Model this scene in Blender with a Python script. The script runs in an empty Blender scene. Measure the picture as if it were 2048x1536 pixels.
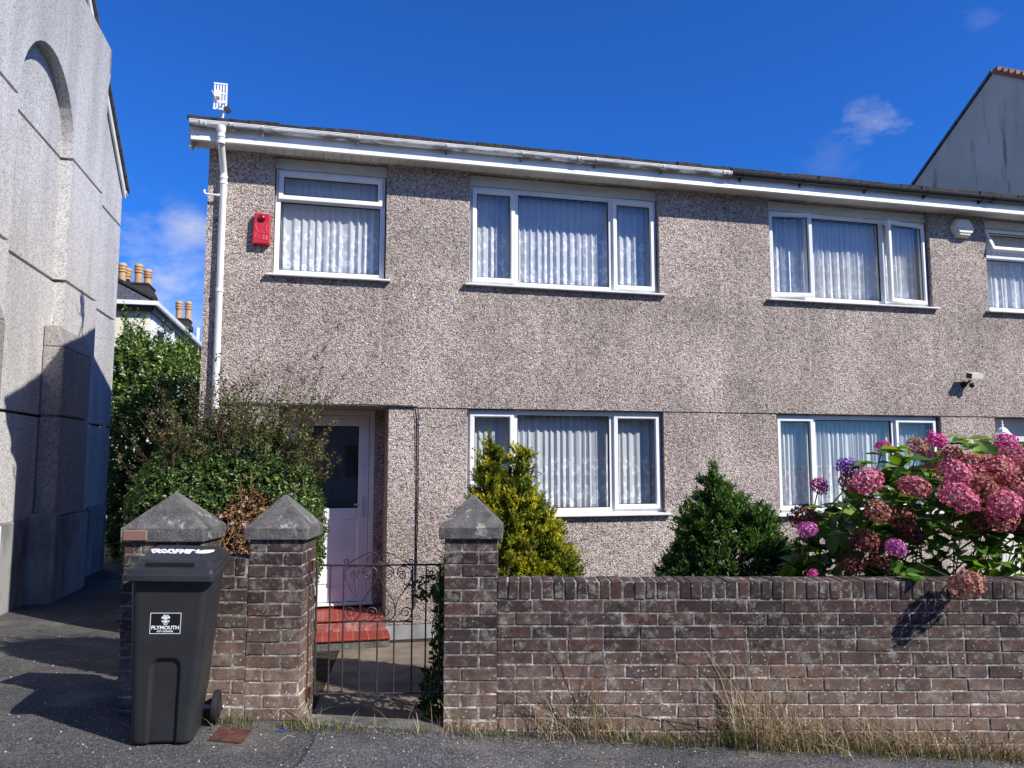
import bpy, bmesh, math, random
import numpy as np
from mathutils import Vector, Matrix
R = math.radians
rnd = random.Random(7)
rng = np.random.default_rng(11)
S = bpy.context.scene
C = S.collection

# ------------------------------------------------------------------ camera, sky, sun
cd = bpy.data.cameras.new('camera'); cam = bpy.data.objects.new('camera', cd); C.objects.link(cam)
cd.sensor_width = 36.0; cd.lens = 1538.0/2048.0*36.0; cd.clip_start = .05; cd.clip_end = 3000
cam.location = (0, 0, 1.66); cam.rotation_euler = (R(90+5.718), 0, 0)
S.camera = cam
TH = R(13.5)
SUN = Vector((1.10, -.685, 1.06)).normalized()
elev = math.asin(SUN.z); azim = math.atan2(SUN.x, SUN.y)
sd = bpy.data.lights.new('sun', 'SUN'); sd.energy = 4.95; sd.angle = R(.53); sd.color = (1, .955, .89)
so = bpy.data.objects.new('sun', sd); C.objects.link(so)
so.rotation_euler = SUN.to_track_quat('Z', 'Y').to_euler(); so.location = (20, -12, 20)
S.view_settings.view_transform = 'Standard'; S.view_settings.look = 'None'
S.view_settings.exposure = 0.43; S.view_settings.gamma = 1.0
S.render.engine = 'CYCLES'
S.cycles.max_bounces = 8; S.cycles.transparent_max_bounces = 16
S.cycles.use_adaptive_sampling = True
S.cycles.caustics_reflective = False; S.cycles.caustics_refractive = False

W = bpy.data.worlds.new('World'); S.world = W; W.use_nodes = True
nt = W.node_tree; N = nt.nodes; L = nt.links
bg = N['Background']; bg.inputs['Strength'].default_value = .078
sky = N.new('ShaderNodeTexSky'); sky.sky_type = 'NISHITA'; sky.sun_disc = False
sky.sun_elevation = elev; sky.sun_rotation = azim
sky.air_density = 1.0; sky.dust_density = .15; sky.ozone_density = 3.2; sky.altitude = 0
hs = N.new('ShaderNodeHueSaturation'); hs.inputs['Saturation'].default_value = 1.0; hs.inputs['Value'].default_value = 1.0
tint = N.new('ShaderNodeMix'); tint.data_type = 'RGBA'; tint.blend_type = 'MULTIPLY'; tint.inputs['Factor'].default_value = 1
L.new(sky.outputs[0], tint.inputs['A']); tint.inputs['B'].default_value = (.20, .72, 1.64, 1)
L.new(tint.outputs['Result'], hs.inputs['Color'])
tc = N.new('ShaderNodeTexCoord')
def wmath(op, a, b=None, c=None):
    n = N.new('ShaderNodeMath'); n.operation = op; n.use_clamp = False
    for i, v in enumerate((a, b, c)):
        if v is None: continue
        if isinstance(v, (int, float)): n.inputs[i].default_value = v
        else: L.new(v, n.inputs[i])
    return n.outputs[0]
nz = N.new('ShaderNodeTexNoise'); nz.inputs['Scale'].default_value = 7.0; nz.inputs['Detail'].default_value = 7; nz.inputs['Roughness'].default_value = .62
mp = N.new('ShaderNodeMapping'); mp.inputs['Scale'].default_value = (1, 1, 1.9)
L.new(tc.outputs['Generated'], mp.inputs['Vector']); L.new(mp.outputs[0], nz.inputs['Vector'])
sep = N.new('ShaderNodeSeparateXYZ'); L.new(tc.outputs['Generated'], sep.inputs[0])
clouds = None
def dirof(px, py):
    u = 768-py; p = R(5.718); f = 1538*math.cos(p)-u*math.sin(p); up = u*math.cos(p)+1538*math.sin(p)
    return Vector((px-1024, f, up)).normalized()
# wisps of cloud standing low in the sky (direction, angular half width, half height, density)
for d, a, b, k in [(dirof(1750, 243), .066, .028, .60), (dirof(1662, 312), .045, .03, .12), (dirof(372, 462), .055, .032, .62),
                   (dirof(270, 478), .06, .05, .55), (dirof(320, 560), .055, .04, .85), (dirof(385, 645), .06, .035, .6), (dirof(120, 560), .2, .12, .7),
                   (dirof(1960, 45), .03, .02, .15)]:
    side = Vector((d.y, -d.x, 0)).normalized(); upv = side.cross(d)
    def dot(v):
        n = N.new('ShaderNodeVectorMath'); n.operation = 'DOT_PRODUCT'; L.new(tc.outputs['Generated'], n.inputs[0]); n.inputs[1].default_value = v
        return n.outputs['Value']
    x = wmath('DIVIDE', dot(side), a); y = wmath('DIVIDE', dot(upv), b)
    r = wmath('SQRT', wmath('ADD', wmath('MULTIPLY', x, x), wmath('MULTIPLY', y, y)))
    front = wmath('GREATER_THAN', dot(d), 0)
    m = wmath('SUBTRACT', 1.15, r)
    v = wmath('MULTIPLY', wmath('ADD', wmath('MULTIPLY', m, .55), wmath('SUBTRACT', wmath('MULTIPLY', nz.outputs['Fac'], 2.6), 1.45)), k*1.25)
    v = wmath('MULTIPLY', wmath('MINIMUM', wmath('MAXIMUM', v, 0), k), front)
    v = wmath('MULTIPLY', v, wmath('MINIMUM', wmath('MAXIMUM', wmath('MULTIPLY', m, 2.2), 0), 1))
    clouds = v if clouds is None else wmath('MAXIMUM', clouds, v)
# cumulus over the other side of the street (seen as reflections in the glass); unseen cover added there and leftward as neutral fill
nz2 = N.new('ShaderNodeTexNoise'); nz2.inputs['Scale'].default_value = 2.6; nz2.inputs['Detail'].default_value = 8
mp2 = N.new('ShaderNodeMapping'); mp2.inputs['Scale'].default_value = (1, 1, 2.4); mp2.inputs['Location'].default_value = (3.3, 1.2, .4)
L.new(tc.outputs['Generated'], mp2.inputs['Vector']); L.new(mp2.outputs[0], nz2.inputs['Vector'])
back = wmath('MINIMUM', wmath('MAXIMUM', wmath('MAXIMUM', wmath('MULTIPLY', sep.outputs[1], -6), wmath('MULTIPLY', wmath('SUBTRACT', -.70, sep.outputs[0]), 6)), 0), 1)
lowz = wmath('MINIMUM', wmath('MAXIMUM', wmath('MULTIPLY', wmath('SUBTRACT', .55, sep.outputs[2]), 5), 0), 1)
cu = wmath('MINIMUM', wmath('MAXIMUM', wmath('MULTIPLY', wmath('SUBTRACT', nz2.outputs['Fac'], .50), 8), 0), .95)
clouds = wmath('MAXIMUM', clouds, wmath('MULTIPLY', wmath('MULTIPLY', cu, back), lowz))
mxw = N.new('ShaderNodeMix'); mxw.data_type = 'RGBA'
L.new(clouds, mxw.inputs['Factor']); L.new(hs.outputs[0], mxw.inputs['A']); mxw.inputs['B'].default_value = (7.6, 7.6, 8.0, 1)
L.new(mxw.outputs['Result'], bg.inputs['Color'])

# ------------------------------------------------------------------ helpers
def lin(c):
    return tuple(((v/255.)/12.92 if v/255. <= .04045 else ((v/255.+.055)/1.055)**2.4) for v in c)
class MAT:
    def __init__(s, name, rough=.8, base=(.5, .5, .5), spec=.3, metal=0):
        s.m = bpy.data.materials.new(name); s.m.use_nodes = True
        s.t = s.m.node_tree; s.n = s.t.nodes; s.l = s.t.links
        s.b = s.n['Principled BSDF']; s.b.inputs['Roughness'].default_value = rough
        s.b.inputs['Base Color'].default_value = (*base, 1); s.b.inputs['Specular IOR Level'].default_value = spec
        s.b.inputs['Metallic'].default_value = metal
        s.co = s.n.new('ShaderNodeTexCoord').outputs['Object']
    def mapv(s, sc=(1, 1, 1), loc=(0, 0, 0), src=None):
        n = s.n.new('ShaderNodeMapping'); n.inputs['Scale'].default_value = sc; n.inputs['Location'].default_value = loc
        s.l.new(src or s.co, n.inputs['Vector']); return n.outputs[0]
    def noise(s, scale, detail=4, rough=.55, vec=None):
        n = s.n.new('ShaderNodeTexNoise'); n.inputs['Scale'].default_value = scale; n.inputs['Detail'].default_value = detail
        n.inputs['Roughness'].default_value = rough; s.l.new(vec or s.co, n.inputs['Vector']); return n.outputs['Fac']
    def vor(s, scale, out='Color', vec=None, feature='F1'):
        n = s.n.new('ShaderNodeTexVoronoi'); n.inputs['Scale'].default_value = scale; n.feature = feature
        s.l.new(vec or s.co, n.inputs['Vector']); return n.outputs[out]
    def sepr(s, c, i=0):
        n = s.n.new('ShaderNodeSeparateXYZ'); s.l.new(c, n.inputs[0]); return n.outputs[i]
    def ramp(s, f, stops, const=False):
        n = s.n.new('ShaderNodeValToRGB'); e = n.color_ramp.elements
        while len(e) < len(stops): e.new(.5)
        for i, (p, c) in enumerate(stops):
            if not isinstance(c, tuple): c = (c, c, c)
            e[i].position = p; e[i].color = (*c, 1)
        if const: n.color_ramp.interpolation = 'CONSTANT'
        s.l.new(f, n.inputs[0]); return n.outputs[0]
    def mix(s, f, a, b, mode='MIX'):
        n = s.n.new('ShaderNodeMix'); n.data_type = 'RGBA'; n.blend_type = mode
        for k, v in (('Factor', f), ('A', a), ('B', b)):
            if isinstance(v, (int, float)): n.inputs[k].default_value = v if k == 'Factor' else (v, v, v, 1)
            elif isinstance(v, tuple): n.inputs[k].default_value = (*v, 1)
            else: s.l.new(v, n.inputs[k])
        return n.outputs['Result']
    def math(s, op, a, b=0.0, clamp=False):
        n = s.n.new('ShaderNodeMath'); n.operation = op; n.use_clamp = clamp
        for i, v in enumerate((a, b)):
            if isinstance(v, (int, float)): n.inputs[i].default_value = v
            else: s.l.new(v, n.inputs[i])
        return n.outputs[0]
    def island(s):
        return s.n.new('ShaderNodeNewGeometry').outputs['Random Per Island']
    def col(s, c): s.l.new(c, s.b.inputs['Base Color']); return s
    def bump(s, h, strength=.4, dist=.01):
        n = s.n.new('ShaderNodeBump'); n.inputs['Strength'].default_value = strength; n.inputs['Distance'].default_value = dist
        s.l.new(h, n.inputs['Height']); s.l.new(n.outputs[0], s.b.inputs['Normal']); return s
    def leafy(s, tr=.35, tint=(1.3, 1.25, .6)):
        out = s.n['Material Output']; t = s.n.new('ShaderNodeBsdfTranslucent'); mx = s.n.new('ShaderNodeMixShader'); mx.inputs[0].default_value = tr
        src = s.b.inputs['Base Color'].links[0].from_socket if s.b.inputs['Base Color'].links else None
        if src is not None: s.l.new(s.mix(1.0, src, tint, 'MULTIPLY'), t.inputs['Color'])
        s.l.new(s.b.outputs[0], mx.inputs[1]); s.l.new(t.outputs[0], mx.inputs[2]); s.l.new(mx.outputs[0], out.inputs['Surface']); return s

COS, SIN = math.cos(TH), math.sin(TH)
def h2f(x, y): return (x*COS-y*SIN, x*SIN+y*COS)
def tag(o, label=None, cat=None, group=None, kind=None):
    if label: o['label'] = label
    if cat: o['category'] = cat
    if group: o['group'] = group
    if kind: o['kind'] = kind
    return o
def place(o, base, frame):
    if frame == 'H':
        x, y = h2f(base[0], base[1]); o.location = (x, y, base[2]); o.rotation_euler = (0, 0, TH)
    else: o.location = base
    o['base'] = list(base)
def thing(name, label, cat, base=(0, 0, 0), frame='F', group=None):
    o = bpy.data.objects.new(name, None); C.objects.link(o); o.empty_display_size = .1
    place(o, base, frame); return tag(o, label, cat, group)
class MB:
    def __init__(s): s.v = []; s.f = []
    def add(s, vs, fs):
        b = len(s.v); s.v += [tuple(v) for v in vs]; s.f += [tuple(i+b for i in f) for f in fs]
    def quad(s, *p): s.add(p, [tuple(range(len(p)))])
    def box(s, x0, x1, y0, y1, z0, z1):
        s.add([(x0,y0,z0),(x1,y0,z0),(x1,y1,z0),(x0,y1,z0),(x0,y0,z1),(x1,y0,z1),(x1,y1,z1),(x0,y1,z1)],
              [(0,3,2,1),(4,5,6,7),(0,1,5,4),(1,2,6,5),(2,3,7,6),(3,0,4,7)])
    def prism(s, poly, axis, a, b):
        # poly: 2d outline extruded along axis between a and b
        n = len(poly)
        def P(p, t): return {'x': (t, p[0], p[1]), 'y': (p[0], t, p[1]), 'z': (p[0], p[1], t)}[axis]
        s.add([P(p, a) for p in poly]+[P(p, b) for p in poly], [tuple(range(n)), tuple(range(2*n-1, n-1, -1))]+[(i, i+n, (i+1) % n+n, (i+1) % n) for i in range(n)])
    def tube(s, pts, r, n=8, caps=True):
        pts = [Vector(p) for p in pts]; rings = []; m = len(pts)
        rr = r if isinstance(r, (list, tuple)) else [r]*m
        t0 = (pts[1]-pts[0]).normalized(); u = t0.cross(Vector((0, 0, 1)));
        if u.length < .01: u = t0.cross(Vector((1, 0, 0)))
        u.normalize(); vs = []
        for i, p in enumerate(pts):
            t = (pts[min(i+1, m-1)]-pts[max(i-1, 0)]).normalized()
            u = (u-t*u.dot(t)).normalized(); w = t.cross(u)
            for k in range(n):
                a = 2*math.pi*k/n; vs.append(p+(u*math.cos(a)+w*math.sin(a))*rr[i])
        fs = [(i*n+k, i*n+(k+1) % n, (i+1)*n+(k+1) % n, (i+1)*n+k) for i in range(m-1) for k in range(n)]
        if caps: fs += [tuple(range(n-1, -1, -1)), tuple((m-1)*n+k for k in range(n))]
        s.add(vs, fs)
    def lathe(s, c, prof, n=16, axis=Vector((0, 0, 1)), caps=True):
        axis = Vector(axis).normalized(); u = axis.orthogonal().normalized(); w = axis.cross(u); c = Vector(c)
        vs = [c+axis*h+(u*math.cos(2*math.pi*k/n)+w*math.sin(2*math.pi*k/n))*r for r, h in prof for k in range(n)]
        m = len(prof); fs = [(i*n+k, i*n+(k+1) % n, (i+1)*n+(k+1) % n, (i+1)*n+k) for i in range(m-1) for k in range(n)]
        if caps: fs += [tuple(range(n-1, -1, -1)), tuple((m-1)*n+k for k in range(n))]
        s.add(vs, fs)
    def build(s, name, mat, parent=None, base=None, frame='F', smooth=False, bevel=0, label=None, cat=None, group=None, kind=None, xf=None, seg=1):
        if parent is not None: base = parent['base']
        elif base is None: base = (0, 0, 0)
        me = bpy.data.meshes.new(name); b = np.array(base)
        v = np.array(s.v, dtype=float)
        if xf is not None: v = np.array([tuple(xf @ Vector(q)) for q in v])
        me.from_pydata((v-b).tolist(), [], s.f); me.validate()
        bm = bmesh.new(); bm.from_mesh(me); bmesh.ops.recalc_face_normals(bm, faces=bm.faces); bm.to_mesh(me); bm.free()
        if smooth: me.shade_smooth()
        me.materials.append(mat.m if isinstance(mat, MAT) else mat)
        o = bpy.data.objects.new(name, me); C.objects.link(o); o['base'] = list(base)
        if parent is not None: o.parent = parent
        else: place(o, base, frame)
        if bevel:
            md = o.modifiers.new('bevel', 'BEVEL'); md.width = bevel; md.segments = seg; md.limit_method = 'ANGLE'; md.angle_limit = R(50)
        if smooth and bevel == 0: pass
        return tag(o, label, cat, group, kind)
def npmesh(name, verts, faces_n, mat, parent=None, base=(0, 0, 0), frame='F', smooth=False, **kw):
    """verts (n,3); faces_n: (m,k) index array"""
    if parent is not None: base = parent['base']
    me = bpy.data.meshes.new(name); v = (verts-np.array(base)).astype(np.float32)
    m, k = faces_n.shape
    me.vertices.add(len(v)); me.vertices.foreach_set('co', v.ravel())
    me.loops.add(m*k); me.loops.foreach_set('vertex_index', faces_n.astype(np.int32).ravel())
    me.polygons.add(m); me.polygons.foreach_set('loop_start', np.arange(0, m*k, k, dtype=np.int32))
    me.update(calc_edges=True)
    if smooth: me.shade_smooth()
    me.materials.append(mat.m if isinstance(mat, MAT) else mat)
    o = bpy.data.objects.new(name, me); C.objects.link(o); o['base'] = list(base)
    if parent is not None: o.parent = parent
    else: place(o, base, frame)
    return tag(o, **kw)
def unit(a): return a/np.maximum(np.linalg.norm(a, axis=-1, keepdims=True), 1e-9)
def leaf_geo(p, d, n, Ln, Wd, fold=.25, droop=0.0):
    """folded rhombic leaves: base p, direction d, face normal n"""
    d = unit(d); s = unit(np.cross(d, n)); n = np.cross(s, d)
    Ln = np.broadcast_to(np.asarray(Ln), (len(p),))[:, None]; Wd = np.broadcast_to(np.asarray(Wd), (len(p),))[:, None]
    mid = p+d*Ln*.5
    l = mid-s*Wd*.5+n*Wd*fold; r = mid+s*Wd*.5+n*Wd*fold; t = p+d*Ln-n*Ln*droop
    v = np.stack([p, l, t, r], 1).reshape(-1, 3)
    k = np.arange(len(p))[:, None]*4
    f = np.concatenate([k+np.array([[0, 2, 1]]), k+np.array([[0, 3, 2]])], 0)
    return v, f
def text_mesh(txt, size, name, mat, mtx, parent, bold=0.0, extrude=.0006, spacing=1.0, align='CENTER'):
    cu = bpy.data.curves.new(name, 'FONT'); cu.body = txt; cu.size = size; cu.align_x = align; cu.align_y = 'CENTER'
    cu.extrude = extrude; cu.offset = bold; cu.space_character = spacing
    t = bpy.data.objects.new('tmp', cu); C.objects.link(t)
    me = bpy.data.meshes.new_from_object(t.evaluated_get(bpy.context.evaluated_depsgraph_get()))
    bpy.data.objects.remove(t)
    b = Vector(parent['base']); me.transform(Matrix.Translation(-b) @ mtx)
    me.materials.clear(); me.materials.append(mat.m)
    o = bpy.data.objects.new(name, me); C.objects.link(o); o.parent = parent; o['base'] = list(b); return o

# ------------------------------------------------------------------ materials
def mk_pebble():
    m = MAT('pebbledash', .85, spec=.25)
    r = m.sepr(m.vor(105)); big = m.sepr(m.vor(64, vec=m.mapv((1, 1, 1), (3, 7, 1))))
    chips = m.ramp(r, [(0, lin((80, 70, 67))), (.13, lin((142, 127, 119))), (.27, lin((172, 156, 146))), (.42, lin((190, 174, 162))),
                       (.60, lin((208, 194, 182))), (.76, lin((164, 132, 122))), (.86, lin((228, 220, 208)))], True)
    chips2 = m.ramp(big, [(0, lin((78, 68, 65))), (.17, lin((154, 138, 130))), (.5, lin((196, 180, 168))), (.8, lin((226, 216, 204)))], True)
    c = m.mix(.55, chips, chips2)
    st = m.ramp(m.noise(1.1, 5, .6, m.mapv((1, 1, .55))), [(.36, .78), (.6, 1.05)])
    st2 = m.ramp(m.noise(.62, 4, .6, m.mapv((1, 1, 1.3), (4.6, 0, 2))), [(.38, .80), (.60, 1.04)])
    zz = m.sepr(m.co, 2); under = m.ramp(m.math('MULTIPLY', m.math('ADD', zz, .2), .2), [(.56, 0.0), (.78, 1.0), (.803, 1.0), (.808, 0.0)])
    drip = m.math('MULTIPLY', m.ramp(m.noise(2.6, 6, .75, m.mapv((3.4, 1, .3), (1, 0, 0))), [(.42, 0.0), (.6, 1.0)]), under)
    c = m.mix(m.math('MULTIPLY', drip, .34), c, lin((112, 106, 92)))
    foot = m.math('MULTIPLY', m.ramp(zz, [(.1, 1.0), (.75, 0.0)]), m.ramp(m.noise(2.5, 5, .7), [(.4, 0.0), (.65, .6)])); c = m.mix(foot, c, lin((124, 112, 98)))
    c = m.mix(1.0, c, st, 'MULTIPLY'); c = m.mix(1.0, c, st2, 'MULTIPLY')
    m.col(c); h = m.vor(80, 'Distance'); m.bump(m.math('SUBTRACT', 1.0, h), .85, .012); return m
M = {}
M['pebble'] = mk_pebble()
def mk_rough():
    m = MAT('grey_roughcast', .9, spec=.2)
    r = m.sepr(m.vor(60)); n = m.noise(70, 3, .7)
    c = m.ramp(r, [(0, lin((132, 128, 126))), (.14, lin((196, 192, 190))), (.5, lin((222, 219, 216))), (.85, lin((238, 236, 233)))], True)
    c = m.mix(.45, c, m.ramp(n, [(.35, lin((130, 127, 126))), (.62, lin((236, 234, 230)))]))
    st = m.ramp(m.noise(.7, 5, .65, m.mapv((1.5, 1.5, .28))), [(.38, .74), (.58, 1.0)])
    z = m.sepr(m.co, 2)
    up = m.ramp(m.math('MULTIPLY', z, .1), [(.62, 1.0), (.74, .86), (.84, .66)])
    c = m.mix(1.0, c, st, 'MULTIPLY'); c = m.mix(.6, c, m.mix(1.0, c, up, 'MULTIPLY'))
    m.col(c).bump(m.noise(75, 3, .8), .9, .012); return m
M['rough'] = mk_rough()
m = mk_rough(); m.m.name = 'darker_roughcast'; src = m.b.inputs['Base Color'].links[0].from_socket
m.col(m.mix(1.0, src, (.60, .575, .55), 'MULTIPLY')); M['rough2'] = m  # darker, browner copy of the grey roughcast, used on the buttresses
m = MAT('render_plinth', .85, spec=.2); c = m.ramp(m.noise(2.2, 5, .6, m.mapv((1, 1, .5))), [(.35, lin((104, 104, 104))), (.6, lin((158, 157, 155)))])
m.col(c).bump(m.noise(40, 4), .2, .005); M['plinth'] = m
m = MAT('white_upvc', .28, spec=.5); c = m.ramp(m.noise(3, 5, .6, m.mapv((1, 1, .6))), [(.3, lin((218, 218, 214))), (.6, lin((238, 238, 235)))]); m.col(c); M['upvc'] = m
m = MAT('old_white_board', .55, spec=.3); c = m.ramp(m.noise(2.4, 5, .6, m.mapv((1, 1, 3))), [(.3, lin((196, 194, 184))), (.6, lin((222, 220, 210)))])
m.col(c); M['board'] = m
m = MAT('white_gutter', .4, spec=.4)
g = m.noise(5.5, 7, .68, m.mapv((.55, 1, 3.2))); low = m.ramp(m.math('MULTIPLY', m.math('SUBTRACT', 5.305, m.sepr(m.co, 2)), 8), [(.0, 0.0), (.45, 1.0)])
mask = m.math('MULTIPLY', m.ramp(g, [(.44, 0.0), (.54, 1.0)]), low)
c = m.mix(mask, lin((236, 236, 232)), lin((96, 92, 80))); m.col(c); M['gutter'] = m
m = MAT('black_plastic', .35, (.012, .012, .013), .45); M['black'] = m
m = MAT('glass'); m.n.remove(m.b)
tr = m.n.new('ShaderNodeBsdfTransparent'); tr.inputs[0].default_value = (.98, .985, .985, 1); gl = m.n.new('ShaderNodeBsdfGlossy'); gl.inputs['Roughness'].default_value = .0
lw_ = m.n.new('ShaderNodeLayerWeight'); lw_.inputs['Blend'].default_value = .5
f2 = m.math('ADD', .05, m.math('MULTIPLY', .92, m.math('POWER', lw_.outputs['Facing'], 4.2)), True)
mx = m.n.new('ShaderNodeMixShader'); m.l.new(f2, mx.inputs[0]); m.l.new(tr.outputs[0], mx.inputs[1]); m.l.new(gl.outputs[0], mx.inputs[2]); m.l.new(mx.outputs[0], m.n['Material Output'].inputs['Surface']); M['glass'] = m
m = MAT('dark_gasket', .6, (.02, .02, .022)); M['gasket'] = m
m = MAT('dark_room', .9, (.10, .10, .105)); M['room'] = m
def mk_lace(name, zb, zm, period, solid=0.0):
    """net curtain: sheer cloth with a lace border low down and another at mid height"""
    m = MAT(name, .9, (.86, .88, .9), .1)
    x = m.sepr(m.co, 0); z = m.sepr(m.co, 2)
    cmb = m.n.new('ShaderNodeCombineXYZ'); m.l.new(x, cmb.inputs[0]); m.l.new(z, cmb.inputs[2]); v = cmb.outputs[0]
    warp = m.math('ADD', m.math('DIVIDE', x, .125), m.math('MULTIPLY', m.math('SINE', m.math('ADD', m.math('MULTIPLY', z, 34.0), m.math('MULTIPLY', m.math('FLOOR', m.math('DIVIDE', x, .125)), 2.1))), .20))
    warp = m.math('ADD', warp, m.math('MULTIPLY', m.noise(9, 2, vec=v), .7))
    leafw = m.math('SUBTRACT', 1.0, m.math('MULTIPLY', m.math('ABSOLUTE', m.math('SUBTRACT', m.math('FRACT', warp), .5)), 3.4))
    gapz = m.math('SINE', m.math('ADD', m.math('MULTIPLY', z, 88.0), m.math('MULTIPLY', m.noise(14, 2, vec=v), 9.0)))
    cell = m.vor(11, 'Distance', vec=v)
    ring = m.ramp(cell, [(.17, 0.0), (.22, 1.0), (.36, 1.0), (.42, 0.0)])
    leafp = m.math('MULTIPLY', m.ramp(leafw, [(.25, 0.0), (.5, 1.0)]), m.ramp(gapz, [(-.0, 0.35), (.3, 1.0)]))
    def band(z0, h):
        a = m.math('SUBTRACT', 1.0, m.math('DIVIDE', m.math('ABSOLUTE', m.math('SUBTRACT', z, z0)), h), True)
        return m.math('MULTIPLY', a, 3.5, True)
    nzv = m.math('MULTIPLY', m.math('SUBTRACT', m.noise(9, 2, vec=v), .5), .0)
    pat = m.math('MAXIMUM', m.math('MULTIPLY', ring, band(zb+.06, .1)), m.math('MULTIPLY', leafp, m.math('MAXIMUM', band(zb+.17, .13), band(zm, .12))))
    a = m.math('ADD', .80+solid*.5, m.math('MULTIPLY', pat, .4), True)
    t = m.n.new('ShaderNodeBsdfTransparent'); tl = m.n.new('ShaderNodeBsdfTranslucent'); tl.inputs[0].default_value = (.86, .88, .9, 1)
    c = m.mix(pat, (.80, .83, .85), (.99, .99, 1.0)); m.col(c)
    a1 = m.n.new('ShaderNodeMixShader'); a1.inputs[0].default_value = .15; m.l.new(m.b.outputs[0], a1.inputs[1]); m.l.new(tl.outputs[0], a1.inputs[2])
    a2 = m.n.new('ShaderNodeMixShader'); m.l.new(a, a2.inputs[0]); m.l.new(t.outputs[0], a2.inputs[1]); m.l.new(a1.outputs[0], a2.inputs[2])
    m.l.new(a2.outputs[0], m.n['Material Output'].inputs['Surface']); return m
def mk_brick(name, dark=1.0):
    m = MAT(name, .85, spec=.2)
    i = m.island(); wn = m.n.new('ShaderNodeTexWhiteNoise'); wn.noise_dimensions = '1D'; m.l.new(i, wn.inputs['W']); i2 = wn.outputs['Value']
    b = m.ramp(i, [(0, lin((58, 48, 47))), (.25, lin((66, 55, 53))), (.5, lin((74, 58, 54))), (.72, lin((80, 65, 60))), (.9, lin((84, 60, 55))), (.985, lin((104, 74, 64)))], True)
    z = m.sepr(m.co, 2)
    geo = m.n.new('ShaderNodeNewGeometry')
    wz = m.sepr(geo.outputs['Position'], 2)
    wx = m.sepr(geo.outputs['Position'], 0)
    lowm = m.ramp(m.math('ADD', wz, m.math('MULTIPLY', m.math('GREATER_THAN', -1.2, wx), -.22)), [(.08, 1.0), (.38, .35), (.62, 0.0)])
    pale = m.ramp(m.math('MULTIPLY', wx, -1.0), [(.2, 0.0), (.9, 1.0)])
    b = m.mix(m.math('MULTIPLY', lowm, .8), b, m.mix(i2, lin((118, 98, 84)), lin((150, 126, 110))))
    blot = m.ramp(m.noise(16, 6, .7), [(.35, .62), (.65, 1.32)]); b = m.mix(1.0, b, blot, 'MULTIPLY')
    gr = m.ramp(m.noise(120, 3, .7), [(.3, .82), (.7, 1.16)]); b = m.mix(1.0, b, gr, 'MULTIPLY')
    # lichen and salts: spots, thicker low down
    spot = m.ramp(m.vor(34, 'Distance', vec=m.mix(.06, m.co, m.noise(9, 2))), [(.12, 1.0), (.2, 0.0)])
    sel = m.ramp(m.noise(3.3, 5, .7), [(.42, 0.0), (.55, 1.0)])
    lw = m.math('ADD', m.math('MULTIPLY', lowm, 1.0), .38)
    sp = m.math('MULTIPLY', m.math('MULTIPLY', spot, sel), m.math('MULTIPLY', lw, 1.0), True)
    b = m.mix(sp, b, lin((206, 202, 190)))
    haze = m.math('MULTIPLY', m.ramp(m.noise(9, 8, .78), [(.52, 0.0), (.66, 1.0)]), .6)
    b = m.mix(haze, b, lin((168, 164, 150)))
    red = m.math('MULTIPLY', m.ramp(m.noise(5.2, 2, .5, m.mapv((1, 1, 1), (9, 3, 5))), [(.72, 0.0), (.78, 1.0)]), .3)
    b = m.mix(red, b, lin((150, 78, 64)))
    m.col(b); m.bump(m.noise(60, 5, .7), .55, .006); return m
M['brick'] = mk_brick('weathered_brick')
m = MAT('mortar', .95, spec=.1); c = m.ramp(m.noise(11, 7, .8), [(.36, lin((70, 66, 62))), (.5, lin((132, 127, 119))), (.63, lin((200, 195, 184)))])
g_ = m.n.new('ShaderNodeNewGeometry'); lz = m.ramp(m.sepr(g_.outputs['Position'], 2), [(.1, 1.8), (.55, 1.0)])
c = m.mix(1.0, c, lz, 'MULTIPLY'); c = m.mix(1.0, c, m.ramp(m.noise(90, 2), [(.3, .8), (.7, 1.1)]), 'MULTIPLY'); m.col(c).bump(m.noise(70, 4, .7), .8, .01); M['mortar'] = m
m = MAT('weathered_concrete', .9, spec=.2)
c = m.ramp(m.noise(7, 7, .72), [(.32, lin((62, 61, 59))), (.62, lin((112, 109, 105)))]); c = m.mix(1.0, c, m.ramp(m.noise(95, 4, .85), [(.34, .55), (.66, 1.45)]), 'MULTIPLY')
li = m.math('MULTIPLY', m.ramp(m.noise(9, 6, .7, m.mapv((1, 1, 1), (2, 5, 1))), [(.59, 0.0), (.66, 1.0)]), .6)
c = m.mix(li, c, lin((188, 184, 172))); m.col(c).bump(m.noise(80, 5, .75), .7, .008); M['conc'] = m
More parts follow.
